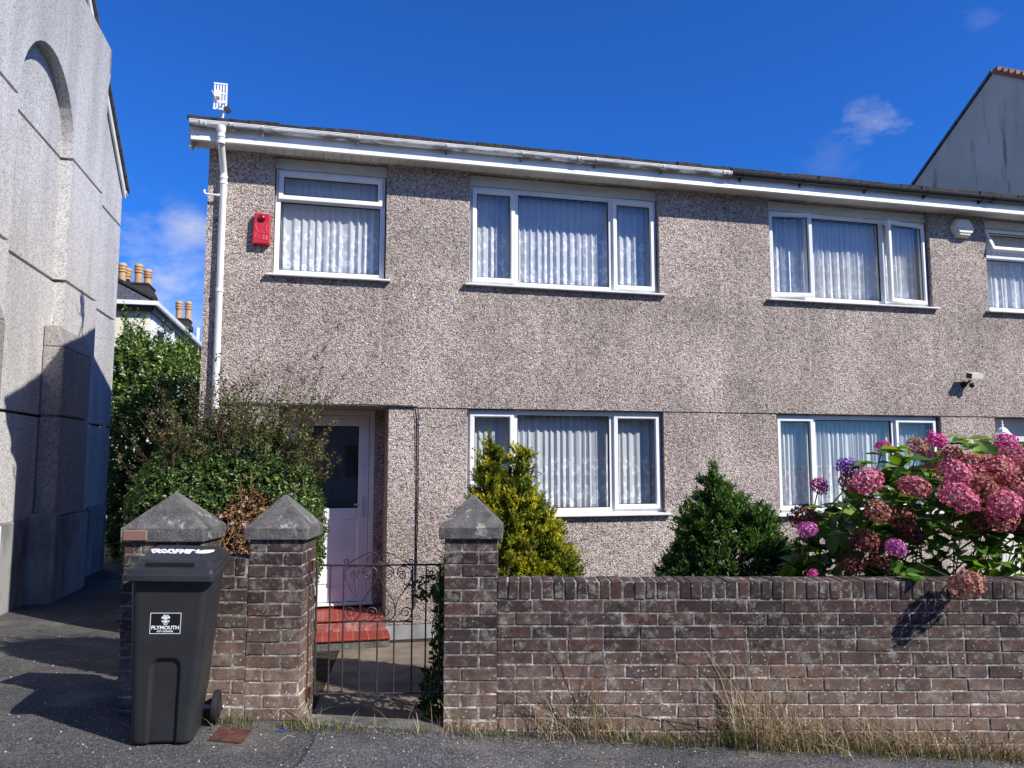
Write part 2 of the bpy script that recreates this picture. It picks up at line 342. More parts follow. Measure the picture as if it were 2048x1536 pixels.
def mk_tarmac():
    m = MAT('tarmac', .9, spec=.25)
    g = m.vor(150); r = m.sepr(g)
    base = m.ramp(r, [(0, lin((62, 62, 64))), (.3, lin((84, 83, 84))), (.6, lin((102, 101, 101))), (.85, lin((122, 120, 117))), (.99, lin((190, 186, 178)))], True)
    geo = m.n.new('ShaderNodeNewGeometry'); x = m.sepr(geo.outputs['Position'], 0); y = m.sepr(geo.outputs['Position'], 1)
    wob = m.math('MULTIPLY', m.math('SUBTRACT', m.noise(6, 3), .5), .12)
    e = m.math('ADD', m.math('SUBTRACT', x, m.math('MULTIPLY', y, -.0)), wob)
    patch = m.math('GREATER_THAN', e, -1.14)
    base = m.mix(1.0, base, m.mix(patch, (.76, .75, .73), (.92, .90, .91)), 'MULTIPLY')
    base = m.mix(1.0, base, m.ramp(m.noise(1.4, 5, .6), [(.35, .78), (.65, 1.15)]), 'MULTIPLY')
    dust = m.math('MULTIPLY', m.ramp(m.noise(2.2, 6, .7, m.mapv((1, 1, 1), (8, 1, 0))), [(.5, 0.0), (.68, 1.0)]), .35)
    base = m.mix(dust, base, lin((140, 132, 120)))
    seam = m.math('LESS_THAN', m.math('ABSOLUTE', m.math('ADD', e, 1.14)), .008)
    base = m.mix(m.math('MULTIPLY', seam, .7), base, (.02, .02, .02))
    stone = m.math('MULTIPLY', m.math('LESS_THAN', m.vor(26, 'Distance', vec=m.mapv((1, 1, .3))), .075), m.math('GREATER_THAN', m.noise(3, 2), .47))
    base = m.mix(m.math('MULTIPLY', stone, .8), base, lin((205, 200, 190)))
    m.col(base).bump(m.vor(130, 'Distance'), .7, .008); return m
M['tarmac'] = mk_tarmac()
m = MAT('garden_path', .9, spec=.15); c = m.ramp(m.noise(2.5, 6, .6), [(.35, lin((92, 84, 76))), (.65, lin((132, 120, 104)))]); m.col(c).bump(m.noise(60, 4), .3, .006); M['path'] = m
m = MAT('soil', .95, spec=.1); c = m.ramp(m.noise(12, 6, .7), [(.35, (.02, .016, .012)), (.65, (.07, .055, .04))]); m.col(c).bump(m.noise(30, 5, .7), 1.0, .03); M['soil'] = m
m = MAT('red_tile', .5, spec=.4)
bt = m.n.new('ShaderNodeTexBrick'); bt.offset = 0; bt.inputs['Scale'].default_value = 1; bt.inputs['Brick Width'].default_value = .15; bt.inputs['Row Height'].default_value = 9; bt.inputs['Mortar Size'].default_value = .004
bt.inputs['Color1'].default_value = (*lin((146, 60, 48)), 1); bt.inputs['Color2'].default_value = (*lin((130, 52, 42)), 1); bt.inputs['Mortar'].default_value = (*lin((150, 110, 90)), 1)
m.l.new(m.co, bt.inputs['Vector']); c = m.mix(1.0, bt.outputs[0], m.ramp(m.noise(9, 5), [(.3, .8), (.7, 1.1)]), 'MULTIPLY'); m.col(c); M['tile'] = m
m = MAT('red_marbled', .5, spec=.4); c = m.ramp(m.noise(14, 7, .75), [(.35, lin((112, 52, 48))), (.52, lin((150, 92, 84))), (.66, lin((186, 160, 148)))]); m.col(c); M['riser'] = m
m = MAT('roof_tile', .85, spec=.2); c = m.ramp(m.noise(14, 6, .7), [(.35, lin((38, 36, 36))), (.6, lin((70, 64, 60))), (.75, lin((96, 88, 60)))]); m.col(c).bump(m.noise(50, 4), .6, .01); M['roof'] = m
m = MAT('slate', .6, spec=.35)
bt = m.n.new('ShaderNodeTexBrick'); bt.inputs['Scale'].default_value = 1; bt.inputs['Brick Width'].default_value = .3; bt.inputs['Row Height'].default_value = .2; bt.inputs['Mortar Size'].default_value = .012
bt.inputs['Color1'].default_value = (*lin((74, 76, 82)), 1); bt.inputs['Color2'].default_value = (*lin((88, 90, 96)), 1); bt.inputs['Mortar'].default_value = (.03, .03, .035, 1)
m.l.new(m.co, bt.inputs['Vector']); m.col(bt.outputs[0]); M['slate'] = m
m = MAT('cream_render', .85, spec=.2); c = m.ramp(m.noise(1.2, 5, .6, m.mapv((1, 1, .5))), [(.35, lin((206, 202, 178))), (.6, lin((232, 228, 206)))]); m.col(c); M['cream'] = m
m = MAT('white_render', .85, spec=.2); c = m.ramp(m.noise(1.2, 5, .6, m.mapv((1, 1, .5))), [(.35, lin((216, 216, 212))), (.6, lin((238, 238, 234)))]); m.col(c); M['white'] = m
m = MAT('stained_grey_render', .88, spec=.2)
c = m.ramp(m.noise(.8, 4, .5), [(.35, lin((192, 182, 164))), (.65, lin((212, 202, 184)))])
stn = m.math('MULTIPLY', m.ramp(m.noise(1.5, 6, .65, m.mapv((2.6, 2.6, .32))), [(.56, 0.0), (.64, 1.0)]), m.ramp(m.math('MULTIPLY', m.sepr(m.co, 2), .1), [(.70, 1.0), (.86, .15)]))
c = m.mix(m.math('MULTIPLY', stn, .75), c, lin((66, 66, 66))); m.col(c).bump(m.noise(50, 3), .2, .006); M['greyr'] = m
m = MAT('terracotta', .8, spec=.2); c = m.ramp(m.noise(5, 4), [(.3, lin((128, 86, 70))), (.7, lin((158, 112, 90)))]); m.col(c); M['terra'] = m
m = MAT('buff_clay', .7, spec=.3); c = m.ramp(m.noise(5, 4), [(.3, lin((172, 138, 98))), (.7, lin((196, 164, 120)))]); m.col(c); M['buff'] = m
m = MAT('sooty_brick', .9, (.045, .035, .035)); M['soot'] = m
m = MAT('red_alarm', .4, spec=.4); c = m.ramp(m.noise(4, 4), [(.3, lin((176, 28, 44))), (.7, lin((196, 44, 58)))]); m.col(c); M['red'] = m
m = MAT('dark_red_lens', .3, lin((120, 16, 30)), .5); M['lens'] = m
m = MAT('faded_pink_mark', .6, lin((226, 130, 132))); M['pinkmark'] = m
m = MAT('cream_plastic', .4, lin((226, 222, 206)), .4); M['creamp'] = m
m = MAT('bin_plastic', .42, spec=.42); c = m.ramp(m.noise(7, 6, .7), [(.3, lin((36, 38, 40))), (.7, lin((47, 48, 50)))])
sc = m.ramp(m.vor(42, 'Distance'), [(.03, 1.0), (.05, 0.0)]); c = m.mix(m.math('MULTIPLY', sc, .35), c, lin((120, 120, 120)))
m.col(c).bump(m.noise(140, 2), .08, .003); m.l.new(m.ramp(m.noise(5, 5), [(.3, .38), (.7, .52)]), m.b.inputs['Roughness']); M['bin'] = m
m = MAT('rubber', .7, (.016, .016, .017)); M['rubber'] = m
m = MAT('white_print', .6, lin((226, 228, 230))); M['print'] = m
m = MAT('sticker_black', .5, (.01, .01, .011)); M['sticker'] = m
m = MAT('gate_iron', .5, spec=.4); c = m.ramp(m.noise(25, 5, .7), [(.4, lin((44, 43, 42))), (.68, lin((74, 68, 64)))]); m.col(c); M['iron'] = m
m = MAT('rust', .8); c = m.ramp(m.noise(30, 5), [(.35, lin((66, 44, 38))), (.65, lin((100, 66, 56)))]); m.col(c); M['rust'] = m
m = MAT('galvanised', .4, lin((206, 208, 210)), .5, .2); M['galv'] = m
m = MAT('bark', .9); c = m.ramp(m.noise(20, 5), [(.35, lin((58, 46, 38))), (.65, lin((96, 80, 66)))]); m.col(c); M['bark'] = m
def mk_leaf(name, cols, rough=.45, tr=.3, spec=.4, tint=(1.3, 1.25, .6), patch=None):
    m = MAT(name, rough, spec=spec); i = m.island(); n = len(cols)
    c = m.ramp(i, [((k/float(n)), lin(v)) for k, v in enumerate(cols)], True)
    if patch:
        geo = m.n.new('ShaderNodeNewGeometry')
        f = m.ramp(m.noise(patch[1], 3, .6), [(patch[2], 0.0), (patch[3], 1.0)])
        c2 = m.ramp(i, [((k/float(len(patch[0]))), lin(v)) for k, v in enumerate(patch[0])], True)
        c = m.mix(f, c, c2)
    m.col(c).leafy(tr, tint); return m
M['laurel'] = mk_leaf('laurel_leaf', [(60, 86, 40), (76, 106, 46), (92, 122, 52), (106, 136, 58), (56, 78, 38), (140, 160, 84)], .3)
M['abelia'] = mk_leaf('abelia_leaf', [(50, 76, 36), (64, 92, 42), (82, 110, 48), (100, 126, 56), (48, 66, 34), (124, 144, 72), (70, 86, 44)], .32)
M['abred'] = mk_leaf('abelia_red_leaf', [(92, 82, 56), (104, 74, 58), (80, 96, 50), (92, 108, 56), (70, 84, 44), (86, 100, 52)], .4)
M['dead'] = mk_leaf('dead_leaf', [(128, 98, 66), (154, 116, 80), (104, 74, 54), (176, 136, 98), (84, 60, 46), (118, 110, 62)], .8, .2, .1, (1, .9, .7))
M['blossom'] = mk_leaf('blossom', [(232, 206, 212), (220, 180, 188), (240, 226, 226)], .7, .4, .1, (1, 1, 1))
M['gold'] = mk_leaf('golden_conifer', [(66, 84, 28), (82, 100, 30), (104, 118, 34), (56, 74, 26), (128, 134, 40)], .55, .35, .25, (1.3, 1.25, .5), ([(204, 194, 48), (222, 212, 70), (178, 174, 42), (150, 154, 40)], 6.5, .47, .60))
M['green'] = mk_leaf('green_conifer', [(58, 90, 40), (70, 104, 44), (86, 122, 50), (52, 80, 36), (106, 138, 58)], .5, .3, .3)
M['hyl'] = mk_leaf('hydrangea_leaf', [(76, 114, 42), (92, 130, 46), (112, 146, 54), (64, 98, 38), (134, 162, 66)], .38, .4, .4)
M['ivy'] = mk_leaf('climber_leaf', [(48, 78, 34), (64, 96, 40), (84, 114, 48), (40, 62, 30)], .35)
M['straw'] = mk_leaf('straw', [(170, 150, 112), (192, 174, 134), (146, 126, 92), (118, 102, 76), (206, 192, 156), (104, 92, 66)], .8, .3, .1, (1, .95, .8))
M['weed'] = mk_leaf('weed', [(80, 96, 44), (98, 112, 52), (118, 126, 66), (66, 80, 38), (146, 136, 88), (120, 104, 70)], .6)
M['petal_dusty'] = mk_leaf('petal_dusty', [(194, 98, 116), (204, 122, 130), (212, 148, 140), (178, 82, 102), (198, 134, 120), (156, 92, 84), (214, 132, 160), (136, 72, 76), (222, 168, 160)], .6, .3, .15, (1.05, .9, .9))
M['petal_pink'] = mk_leaf('petal_pink', [(214, 118, 150), (224, 146, 166), (200, 96, 132), (228, 170, 178), (186, 84, 118), (210, 130, 140)], .6, .3, .15, (1.05, .9, .95))
M['petal_beige'] = mk_leaf('petal_beige', [(190, 120, 108), (204, 152, 130), (170, 142, 96), (176, 92, 98), (200, 160, 138), (140, 100, 76)], .6, .3, .15, (1.05, .95, .9))
M['petal_magenta'] = mk_leaf('petal_magenta', [(206, 58, 142), (222, 92, 168), (190, 44, 128), (230, 124, 186)], .6, .3, .15, (1.1, .8, 1))
M['petal_purple'] = mk_leaf('petal_purple', [(120, 62, 168), (146, 82, 190), (104, 58, 160), (180, 92, 182)], .6, .3, .15, (1, .8, 1.1))
M['petal_mauve'] = mk_leaf('petal_mauve', [(190, 92, 160), (206, 120, 180), (172, 82, 150), (216, 146, 192)], .6, .3, .15, (1.1, .85, 1))
M['petal_dark'] = mk_leaf('petal_dark', [(140, 70, 76), (156, 90, 84), (120, 58, 66), (150, 104, 84)], .6, .3, .15, (1.05, .9, .9))  # dark dusty petals; shade over the lower heads is put into this colour

# ------------------------------------------------------------------ ground
def gz(X, Y):
    """street falls gently to the right; beyond the garden walls the ground drops towards the houses"""
    X = np.asarray(X, float); Y = np.asarray(Y, float)
    base = .012-.044*np.clip(X, -9, 14)
    d = np.clip(Y-4.95, 0, 4.0)
    lower = -.085*d
    base = base*(1-np.clip((Y-4.95)/3.5, 0, 1)*.75)+np.clip((Y-4.95)/3.5, 0, 1)*.02
    far = -.012*np.clip(Y-8.95, 0, 30)
    z = base+lower*.82+far
    gard = -.15-.022*np.clip(Y-5.05, 0, 4)+far                # the front gardens lie a step below the street
    w = np.clip((Y-4.93)/.12, 0, 1)*np.clip((X+2.42)/.06, 0, 1)*np.clip((9.4-Y)/.4, 0, 1)
    return z*(1-w)+np.minimum(gard, z)*w
xs = np.unique(np.concatenate([[-2.42, -2.36], np.linspace(-400, -12, 14), np.linspace(-12, 14, 66), np.linspace(14, 400, 14)]))
ys = np.unique(np.concatenate([[4.93, 5.05, 5.1], np.linspace(-200, -14, 10), np.linspace(-14, 16, 76), np.linspace(16, 900, 18)]))
XX, YY = np.meshgrid(xs, ys); ZZ = gz(XX, YY)
V = np.stack([XX.ravel(), YY.ravel(), ZZ.ravel()], 1); nx = len(xs)
ii, jj = np.meshgrid(np.arange(nx-1), np.arange(len(ys)-1)); a = (jj*nx+ii).ravel()
npmesh('ground', V, np.stack([a, a+1, a+nx+1, a+nx], 1), M['tarmac'], smooth=True, kind='structure')
def sheet(name, poly, dz, mat, nu=14, nv=14):
    """a sheet lying on the ground: bilinear quad poly [4 pts] lifted by dz"""
    p = np.array(poly, float); u = np.linspace(0, 1, nu); v = np.linspace(0, 1, nv); U, Vv = np.meshgrid(u, v)
    P = (1-U)[..., None]*(1-Vv)[..., None]*p[0]+U[..., None]*(1-Vv)[..., None]*p[1]+U[..., None]*Vv[..., None]*p[2]+(1-U)[..., None]*Vv[..., None]*p[3]
    Z = gz(P[..., 0], P[..., 1])+dz
    V = np.stack([P[..., 0].ravel(), P[..., 1].ravel(), Z.ravel()], 1)
    ii, jj = np.meshgrid(np.arange(nu-1), np.arange(nv-1)); a = (jj*nu+ii).ravel()
    return npmesh(name, V, np.stack([a, a+1, a+nu+1, a+nu], 1), mat, smooth=True, kind='structure')
sheet('garden_soil', [(-2.34, 5.26), (9, 5.2), h2f(9.5, 8.37), h2f(-1.25, 8.37)], .012, M['soil'], 30, 16)
sheet('garden_path', [(-1.34, 5.06), (-.44, 5.06), (.15, 8.42), (-1.72, 8.0)], .020, M['path'])

# ------------------------------------------------------------------ the two terraced houses
YW = 8.385      # face of the dashed wall, house frame
ZS = 4.955      # soffit level
def wall_face(mb, x0, x1, z0, z1, y, openings):
    xs = sorted({x0, x1, *[o[0] for o in openings], *[o[1] for o in openings]}); zs = sorted({z0, z1, *[o[2] for o in openings], *[o[3] for o in openings]})
    xs = [x for x in xs if x0 <= x <= x1]; zs = [z for z in zs if z0 <= z <= z1]
    for i in range(len(xs)-1):
        for j in range(len(zs)-1):
            cx, cz = (xs[i]+xs[i+1])/2, (zs[j]+zs[j+1])/2
            if any(o[0] < cx < o[1] and o[2] < cz < o[3] for o in openings): continue
            mb.quad((xs[i], y, zs[j]), (xs[i+1], y, zs[j]), (xs[i+1], y, zs[j+1]), (xs[i], y, zs[j+1]))
def reveals(mb, o, y, d):
    x0, x1, z0, z1 = o
    mb.quad((x0, y, z0), (x0, y+d, z0), (x0, y+d, z1), (x0, y, z1)); mb.quad((x1, y, z1), (x1, y+d, z1), (x1, y+d, z0), (x1, y, z0))
    mb.quad((x0, y, z1), (x0, y+d, z1), (x1, y+d, z1), (x1, y, z1)); mb.quad((x0, y, z0), (x1, y, z0), (x1, y+d, z0), (x0, y+d, z0))
RX = 4.631
OPL_UP = [(-.61, .585, 3.64, 4.95), (1.52, 3.835, 3.65, 4.95)]
OPL_LO = [(1.503, 3.856, 1.065, 2.24), (-.5, .645, -.06, 2.24)]
OPR_UP = [(5.325, 7.705, 3.665, 4.95), (8.6, 9.8, 3.665, 4.95)]
OPR_LO = [(5.345, 7.738, 1.02, 2.235), (8.58, 9.75, -.2, 2.235)]
def house_shell(root, x0, x1, up, lo, zb, left_gable, z_mid=2.243):
    mb = MB()
    wall_face(mb, x0, x1, z_mid, ZS+.1, YW, up); wall_face(mb, x0, x1, zb, z_mid, YW+.012, lo)
    mb.quad((x0, YW, z_mid), (x1, YW, z_mid), (x1, YW+.012, z_mid), (x0, YW+.012, z_mid))
    for o in up: reveals(mb, o, YW, .16)
    reveals(mb, lo[0], YW+.012, .15); reveals(mb, lo[1], YW+.012, .62)
    # nib wall beside the recessed front door
    o = lo[1]
    # body: end walls, back, gables
    yb = 13.9; yr = 11.1; ze = 5.06; zr = 6.27
    for x in ([x0] if left_gable else [])+([] if left_gable else [x1]):
        mb.quad((x, YW, zb-.4), (x, yb, zb-.4), (x, yb, ze), (x, yr, zr), (x, YW, ze))
    mb.quad((x0, yb, zb-.4), (x1, yb, zb-.4), (x1, yb, ze), (x0, yb, ze))
    return mb.build('wall', M['pebble'], root)
def sash(root, name, x0, x1, z0, z1, y, w=.058, d=.055, hinge=None, ang=0, glassname='pane'):
    """a frame with mitred members and a glass pane, face at y, thickness d towards +y"""
    xf = None
    if hinge is not None:
        kind, hx = hinge
        if kind == 'v': piv = Vector((hx, y+d, 0)); xf = Matrix.Translation(piv) @ Matrix.Rotation(ang, 4, 'Z') @ Matrix.Translation(-piv)
        else: piv = Vector((0, y+d, hx)); xf = Matrix.Translation(piv) @ Matrix.Rotation(ang, 4, 'X') @ Matrix.Translation(-piv)
    mb = MB(); i0, i1, k0, k1 = x0+w, x1-w, z0+w, z1-w
    c = .008
    outer = [(x0, z0), (x1, z0), (x1, z1), (x0, z1)]; mid = [(x0+c, z0+c), (x1-c, z0+c), (x1-c, z1-c), (x0+c, z1-c)]
    inn = [(i0-.014, k0-.014), (i1+.014, k0-.014), (i1+.014, k1+.014), (i0-.014, k1+.014)]; inn2 = [(i0, k0), (i1, k0), (i1, k1), (i0, k1)]
    for k in range(4):
        j = (k+1) % 4
        A = lambda P, yy: (P[0], yy, P[1])
        mb.quad(A(outer[k], y+d), A(outer[j], y+d), A(outer[j], y+c), A(outer[k], y+c))
        mb.quad(A(outer[k], y+c), A(outer[j], y+c), A(mid[j], y), A(mid[k], y))
        mb.quad(A(mid[k], y), A(mid[j], y), A(inn[j], y), A(inn[k], y))
        mb.quad(A(inn[k], y), A(inn[j], y), A(inn2[j], y+.016), A(inn2[k], y+.016))
        mb.quad(A(inn2[k], y+.016), A(inn2[j], y+.016), A(inn2[j], y+d), A(inn2[k], y+d))
        mb.quad(A(inn2[k], y+d), A(inn2[j], y+d), A(outer[j], y+d), A(outer[k], y+d))
    f = mb.build(name, M['upvc'], root, xf=xf)
    g = MB(); t = .007
    g.box(i0-.002, i0+t, y+.018, y+.03, k0, k1); g.box(i1-t, i1+.002, y+.018, y+.03, k0, k1); g.box(i0+t, i1-t, y+.018, y+.03, k0-.002, k0+t); g.box(i0+t, i1-t, y+.018, y+.03, k1-t, k1+.002)
    # the pane
    p = MB(); p.box(i0-.005, i1+.005, y+.032, y+.042, k0-.005, k1+.005); 
    return f, g, p, xf
def window(root, label, x0, x1, z0, z1, y, layout, sill=True, header=None, sl=.065):
    """root is the house; the window is a part, its frame, sashes, panes and sill sub-parts"""
    wf = MB(); fw = .055; d = .07
    top = z1
    xs = [x0, x0+fw]; 
    wf.box(x0, x0+fw, y, y+d, z0, z1); wf.box(x1-fw, x1, y, y+d, z0, z1); wf.box(x0+fw, x1-fw, y, y+d, z1-fw, z1); wf.box(x0+fw, x1-fw, y, y+d, z0, z0+fw)
    for m in layout.get('mull', []): wf.box(m-.035, m+.035, y+.001, y+d-.001, z0+fw, z1-fw)
    for t in layout.get('trans', []): wf.box(x0+fw, x1-fw, y+.001, y+d-.001, t-.03, t+.03)
    w = wf.build('window', M['upvc'], root, bevel=.003, label=label)
    for q in layout['cells']:
        a, b, c, e = q['r']
        if q.get('fixed'):
            g = MB(); t = .008; yy = y+.012
            g.box(a, a+t, yy, yy+.02, c, e); g.box(b-t, b, yy, yy+.02, c, e); g.box(a+t, b-t, yy, yy+.02, c, c+t); g.box(a+t, b-t, yy, yy+.02, e-t, e)
            g.build('gasket', M['gasket'], w)
            p = MB(); p.box(a+.001, b-.001, y+.026, y+.036, c+.001, e-.001); p.build('pane', M['glass'], w)
        else:
            f, g, p, xf = sash(w, 'sash', a, b, c, e, y-.028, hinge=q.get('hinge'), ang=q.get('ang', 0))
            g.build('gasket', M['gasket'], w, xf=xf); p.build('pane', M['glass'], w, xf=xf)
    if sill:
        s = MB(); yf = y-sl-.075
        s.prism([(yf, z0-.030), (yf+.004, z0-.036), (y+.05, z0-.03), (y+.05, z0-.002), (y-.0, z0-.002), (yf+.0, z0-.016)], 'x', x0-.065, x1+.065)
        s.build('sill', M['upvc'], w)
        n = 3 if x1-x0 > 1.5 else 1
        for k in range(n):
            e = MB(); xx = x0+(x1-x0)*(k+.5)/n+.1; e.box(xx-.022, xx+.022, y-.003, y+.01, z0+.02, z0+.028); e.build('drain_cap', M['board'], w)
    if header:
        h = MB(); h.box(x0-.012, x1+.012, y-.012, y+.02, z1+.004, header); h.build('header_panel', M['board'], w, bevel=.003)
    return w
def interior(root, rooms):
    mb = MB()
    for (x0, x1, z0, z1, y0, y1) in rooms:
        mb.quad((x0, y1, z0), (x1, y1, z0), (x1, y1, z1), (x0, y1, z1)); mb.quad((x0, y0, z0), (x0, y1, z0), (x0, y1, z1), (x0, y0, z1)); mb.quad((x1, y0, z0), (x1, y1, z0), (x1, y1, z1), (x1, y0, z1))
        mb.quad((x0, y0, z0), (x1, y0, z0), (x1, y1, z0), (x0, y1, z0)); mb.quad((x0, y0, z1), (x1, y0, z1), (x1, y1, z1), (x0, y1, z1))
    return mb.build('interior', M['room'], root)
def curtain(label, x0, x1, z0, z1, y, zb, zm, seed, amp=.011, pitch=.085, lean=0.0, solid=0.0, part=None):
    r = np.random.default_rng(seed); nx = int((x1-x0)/.006)+2; nzz = 14
    u = np.linspace(x0, x1, nx)
    # irregular gathers
    n = int((x1-x0)/pitch)+2; c = np.sort(r.uniform(x0-.05, x1+.05, n)); c = (c+np.linspace(x0-.05, x1+.05, n)*2)/3
    ph = np.interp(u, c, np.arange(n))*2*np.pi; am = np.interp(u, c, r.uniform(.5, 1.25, n))
    zz = np.linspace(z0, z1, nzz); V = []
    for z in zz:
        t = (z-z0)/(z1-z0); flare = 1+.45*(1-t)
        yy = y+amp*am*flare*(np.sin(ph)+.3*np.sin(2.1*ph+1.3+t*.6))
        xx = u+lean*(1-t)*np.sin(ph*.5)*.02
        zz2 = np.full(nx, z)+(0 if t > 0 else .012*np.abs(np.sin(ph*.5)))
        V.append(np.stack([xx, yy, zz2], 1))
    V = np.concatenate(V); ii, jj = np.meshgrid(np.arange(nx-1), np.arange(nzz-1)); a = (jj*nx+ii).ravel()
    F = np.stack([a, a+1, a+nx+1, a+nx], 1)
    if part is not None:   # draped open: pull edge sideways
        k = part; t = (V[:, 2]-z0)/(z1-z0); V[:, 0] = x0+(V[:, 0]-x0)*(1-k*(1-t)*.5)
    mt = mk_lace('net_lace', zb-z0, zm-z0, .1, solid)
    return npmesh('net_curtain', V, F, mt, base=((x0+x1)/2, y, z0), frame='H', smooth=True, label=label, cat='curtain', group='net curtains in the windows')

def tri_layout(x0, x1, z0, z1, m1, m2, left=None, right=None):
    """side casement, fixed centre light, side casement"""
    L1 = dict(r=(x0+.03, m1-.008, z0+.03, z1-.03)); R1 = dict(r=(m2+.008, x1-.03, z0+.03, z1-.03))
    if left: L1.update(left)
    if right: R1.update(right)
    return dict(mull=[m1, m2], cells=[L1, dict(r=(m1+.036, m2-.036, z0+.056, z1-.056), fixed=True), R1])

def soffit_fascia(root, x0, x1, first):
    s = MB()
    n = int((x1-x0)/.1)
    for i in range(n):
        a = x0+i*(x1-x0)/n; s.box(a+.002, a+(x1-x0)/n-.002, YW-.235, YW+.02, ZS, ZS+.012)
    s.build('soffit', M['board'], root)
    f = MB(); f.box(x0, x1, YW-.262, YW-.24, ZS-.03, ZS+.155); f.build('fascia', M['upvc'], root, bevel=.004)
    f = MB()   # drip trim under the fascia: rolls out to catch the sun
    f.prism([(YW-.262, ZS-.034), (YW-.284, ZS-.028), (YW-.280, ZS+.016), (YW-.262, ZS+.026)], 'x', x0, x1)
    f.build('fascia_trim', M['upvc'], root)
def gutter(root, x0, x1, z, mat, r=.050, brackets=(), joints=()):
    y = YW-.318; g = MB(); n = 12; pts = []
    for k in range(n+1):
        a = math.pi+math.pi*k/n; pts.append((y+math.cos(a)*r, z+math.sin(a)*r))
    inner = [(y+math.cos(math.pi+math.pi*k/n)*(r-.006), z+math.sin(math.pi+math.pi*k/n)*(r-.006)) for k in range(n, -1, -1)]
    g.prism(pts+inner, 'x', x0, x1)
    g.tube([(x0, y-r+.002, z+.002), (x1, y-r+.002, z+.002)], .006, 6)
    go = g.build('gutter', mat, root)
    for x, w in [(b, .018) for b in brackets]+[(j, .06) for j in joints]:
        b = MB(); o = [(y+math.cos(math.pi+math.pi*k/n)*(r+.007), z+math.sin(math.pi+math.pi*k/n)*(r+.007)) for k in range(n+1)]
        i = [(y+math.cos(math.pi+math.pi*k/n)*(r-.001), z+math.sin(math.pi+math.pi*k/n)*(r-.001)) for k in range(n, -1, -1)]
        b.prism(o+i, 'x', x-w/2, x+w/2)
        if w < .03:
            b.prism([(y, z-r-.004), (y+.055, z-r-.035), (y+.085, z-r-.035), (y+.085, z-.01), (y+.04, z-.01)], 'x', x-w/2, x+w/2)
        else:
            b.prism([(q[0]+(q[0]-y)*.08, q[1]+(q[1]-z)*.08) for q in o]+i, 'x', x-w/2+.006, x-w/2+.014); b.prism([(q[0]+(q[0]-y)*.08, q[1]+(q[1]-z)*.08) for q in o]+i, 'x', x+w/2-.014, x+w/2-.006)
        b.build('gutter_bracket' if w < .03 else 'gutter_joint', mat, go)
    return go
def tiled_roof(root, x0, x1, seed):
    r = random.Random(seed); mb = MB(); y0, z0, pitch = YW-.33, ZS+.155, R(21.4)
    yr = 11.1; n = 9; run = (yr-y0)/n
    for k in range(n):
        a = y0+k*run; za = z0+math.tan(pitch)*(a-y0)
        x = x0
        w = .3 if k == 0 else .9
        while x < x1-.01:
            xe = min(x+w, x1); j = r.uniform(-.006, .009) if k == 0 else 0
            jy = r.uniform(-.012, .008) if k == 0 else 0
            b = a+run+.05; zb = z0+math.tan(pitch)*(b-y0)-.008
            mb.add([(x+.002, a+jy, za+j), (xe-.002, a+jy, za+j), (xe-.002, b, zb), (x+.002, b, zb), (x+.002, a+jy, za+(.05 if k == 0 else .028)+j), (xe-.002, a+jy, za+(.05 if k == 0 else .028)+j), (xe-.002, b, zb+(.034 if k == 0 else .012)), (x+.002, b, zb+(.034 if k == 0 else .012))],
                   [(0,3,2,1),(4,5,6,7),(0,1,5,4),(1,2,6,5),(2,3,7,6),(3,0,4,7)])
            x = xe
    # back slope
    zr = z0+math.tan(pitch)*(yr-y0); mb.quad((x0, yr, zr), (x1, yr, zr), (x1, 14.1, zr-math.tan(pitch)*3.0), (x0, 14.1, zr-math.tan(pitch)*3.0))
    # moss lumps along the eaves
    ms = mb
    for _ in range(int((x1-x0)*9)):
        x = r.uniform(x0, x1); s = r.uniform(.006, .018); yy = y0+r.uniform(.0, .08)
        ms.lathe((x, yy, z0+.024+math.tan(pitch)*(yy-y0)), [(s*1.2, 0), (s, s*.5), (s*.4, s*.8)], 6)
    return mb.build('roof', M['roof'], root)

hl = thing('terraced_house', 'end terraced house in pink grey pebbledash with white gutter, recessed white door and three windows', 'house', (1.7, YW, -.2), 'H', 'pebbledashed terraced houses')
house_shell(hl, -1.28, RX, OPL_UP, OPL_LO, -.062, True)
p = MB(); p.box(-1.27, -.5, YW+.018, YW+.2, -.6, -.0625); p.box(.645, RX, YW+.018, YW+.2, -.6, -.0625); p.build('plinth', M['plinth'], hl)
soffit_fascia(hl, -1.42, RX-.002, True)
# box end of the eaves on the gable
b = MB(); b.prism([(YW-.255, ZS-.02), (YW-.235, ZS-.09), (YW-.12, ZS-.09), (YW-.0, ZS+.01), (YW+.3, ZS+.16), (YW-.255, ZS+.15)], 'x', -1.44, -1.422); b.build('barge_end', M['board'], hl)
b = MB(); b.prism([(YW-.25, ZS+.13), (11.1, ZS+.155+math.tan(R(21.4))*3.04), (11.1, ZS+.0+math.tan(R(21.4))*3.04), (YW-.25, ZS-.02)], 'x', -1.42, -1.4); b.build('bargeboard', M['upvc'], hl)
gutter(hl, -1.43, 4.6, 5.098, M['gutter'], brackets=(-.72, .25, 1.2, 2.05, 2.92, 3.75), joints=(-1.3, -1.02, 2.72, 4.54, 4.6))
tiled_roof(hl, -1.46, RX, 3)
window(hl, 'small two-light window under the eaves with narrow top light', -.602, .573, 3.65, 4.818, YW+.075,
       dict(trans=[4.49], cells=[dict(r=(-.575, .546, 4.475, 4.79)), dict(r=(-.547, .518, 3.705, 4.458), fixed=True)]), header=4.94)
window(hl, 'wide three-light upper window with closed side casements', 1.527, 3.828, 3.658, 4.81, YW+.075, tri_layout(1.527, 3.828, 3.658, 4.81, 2.07, 3.255), header=4.94)
window(hl, 'wide three-light lower window behind the golden conifer', 1.51, 3.85, 1.072, 2.235, YW+.085, tri_layout(1.51, 3.85, 1.072, 2.235, 2.06, 3.235))
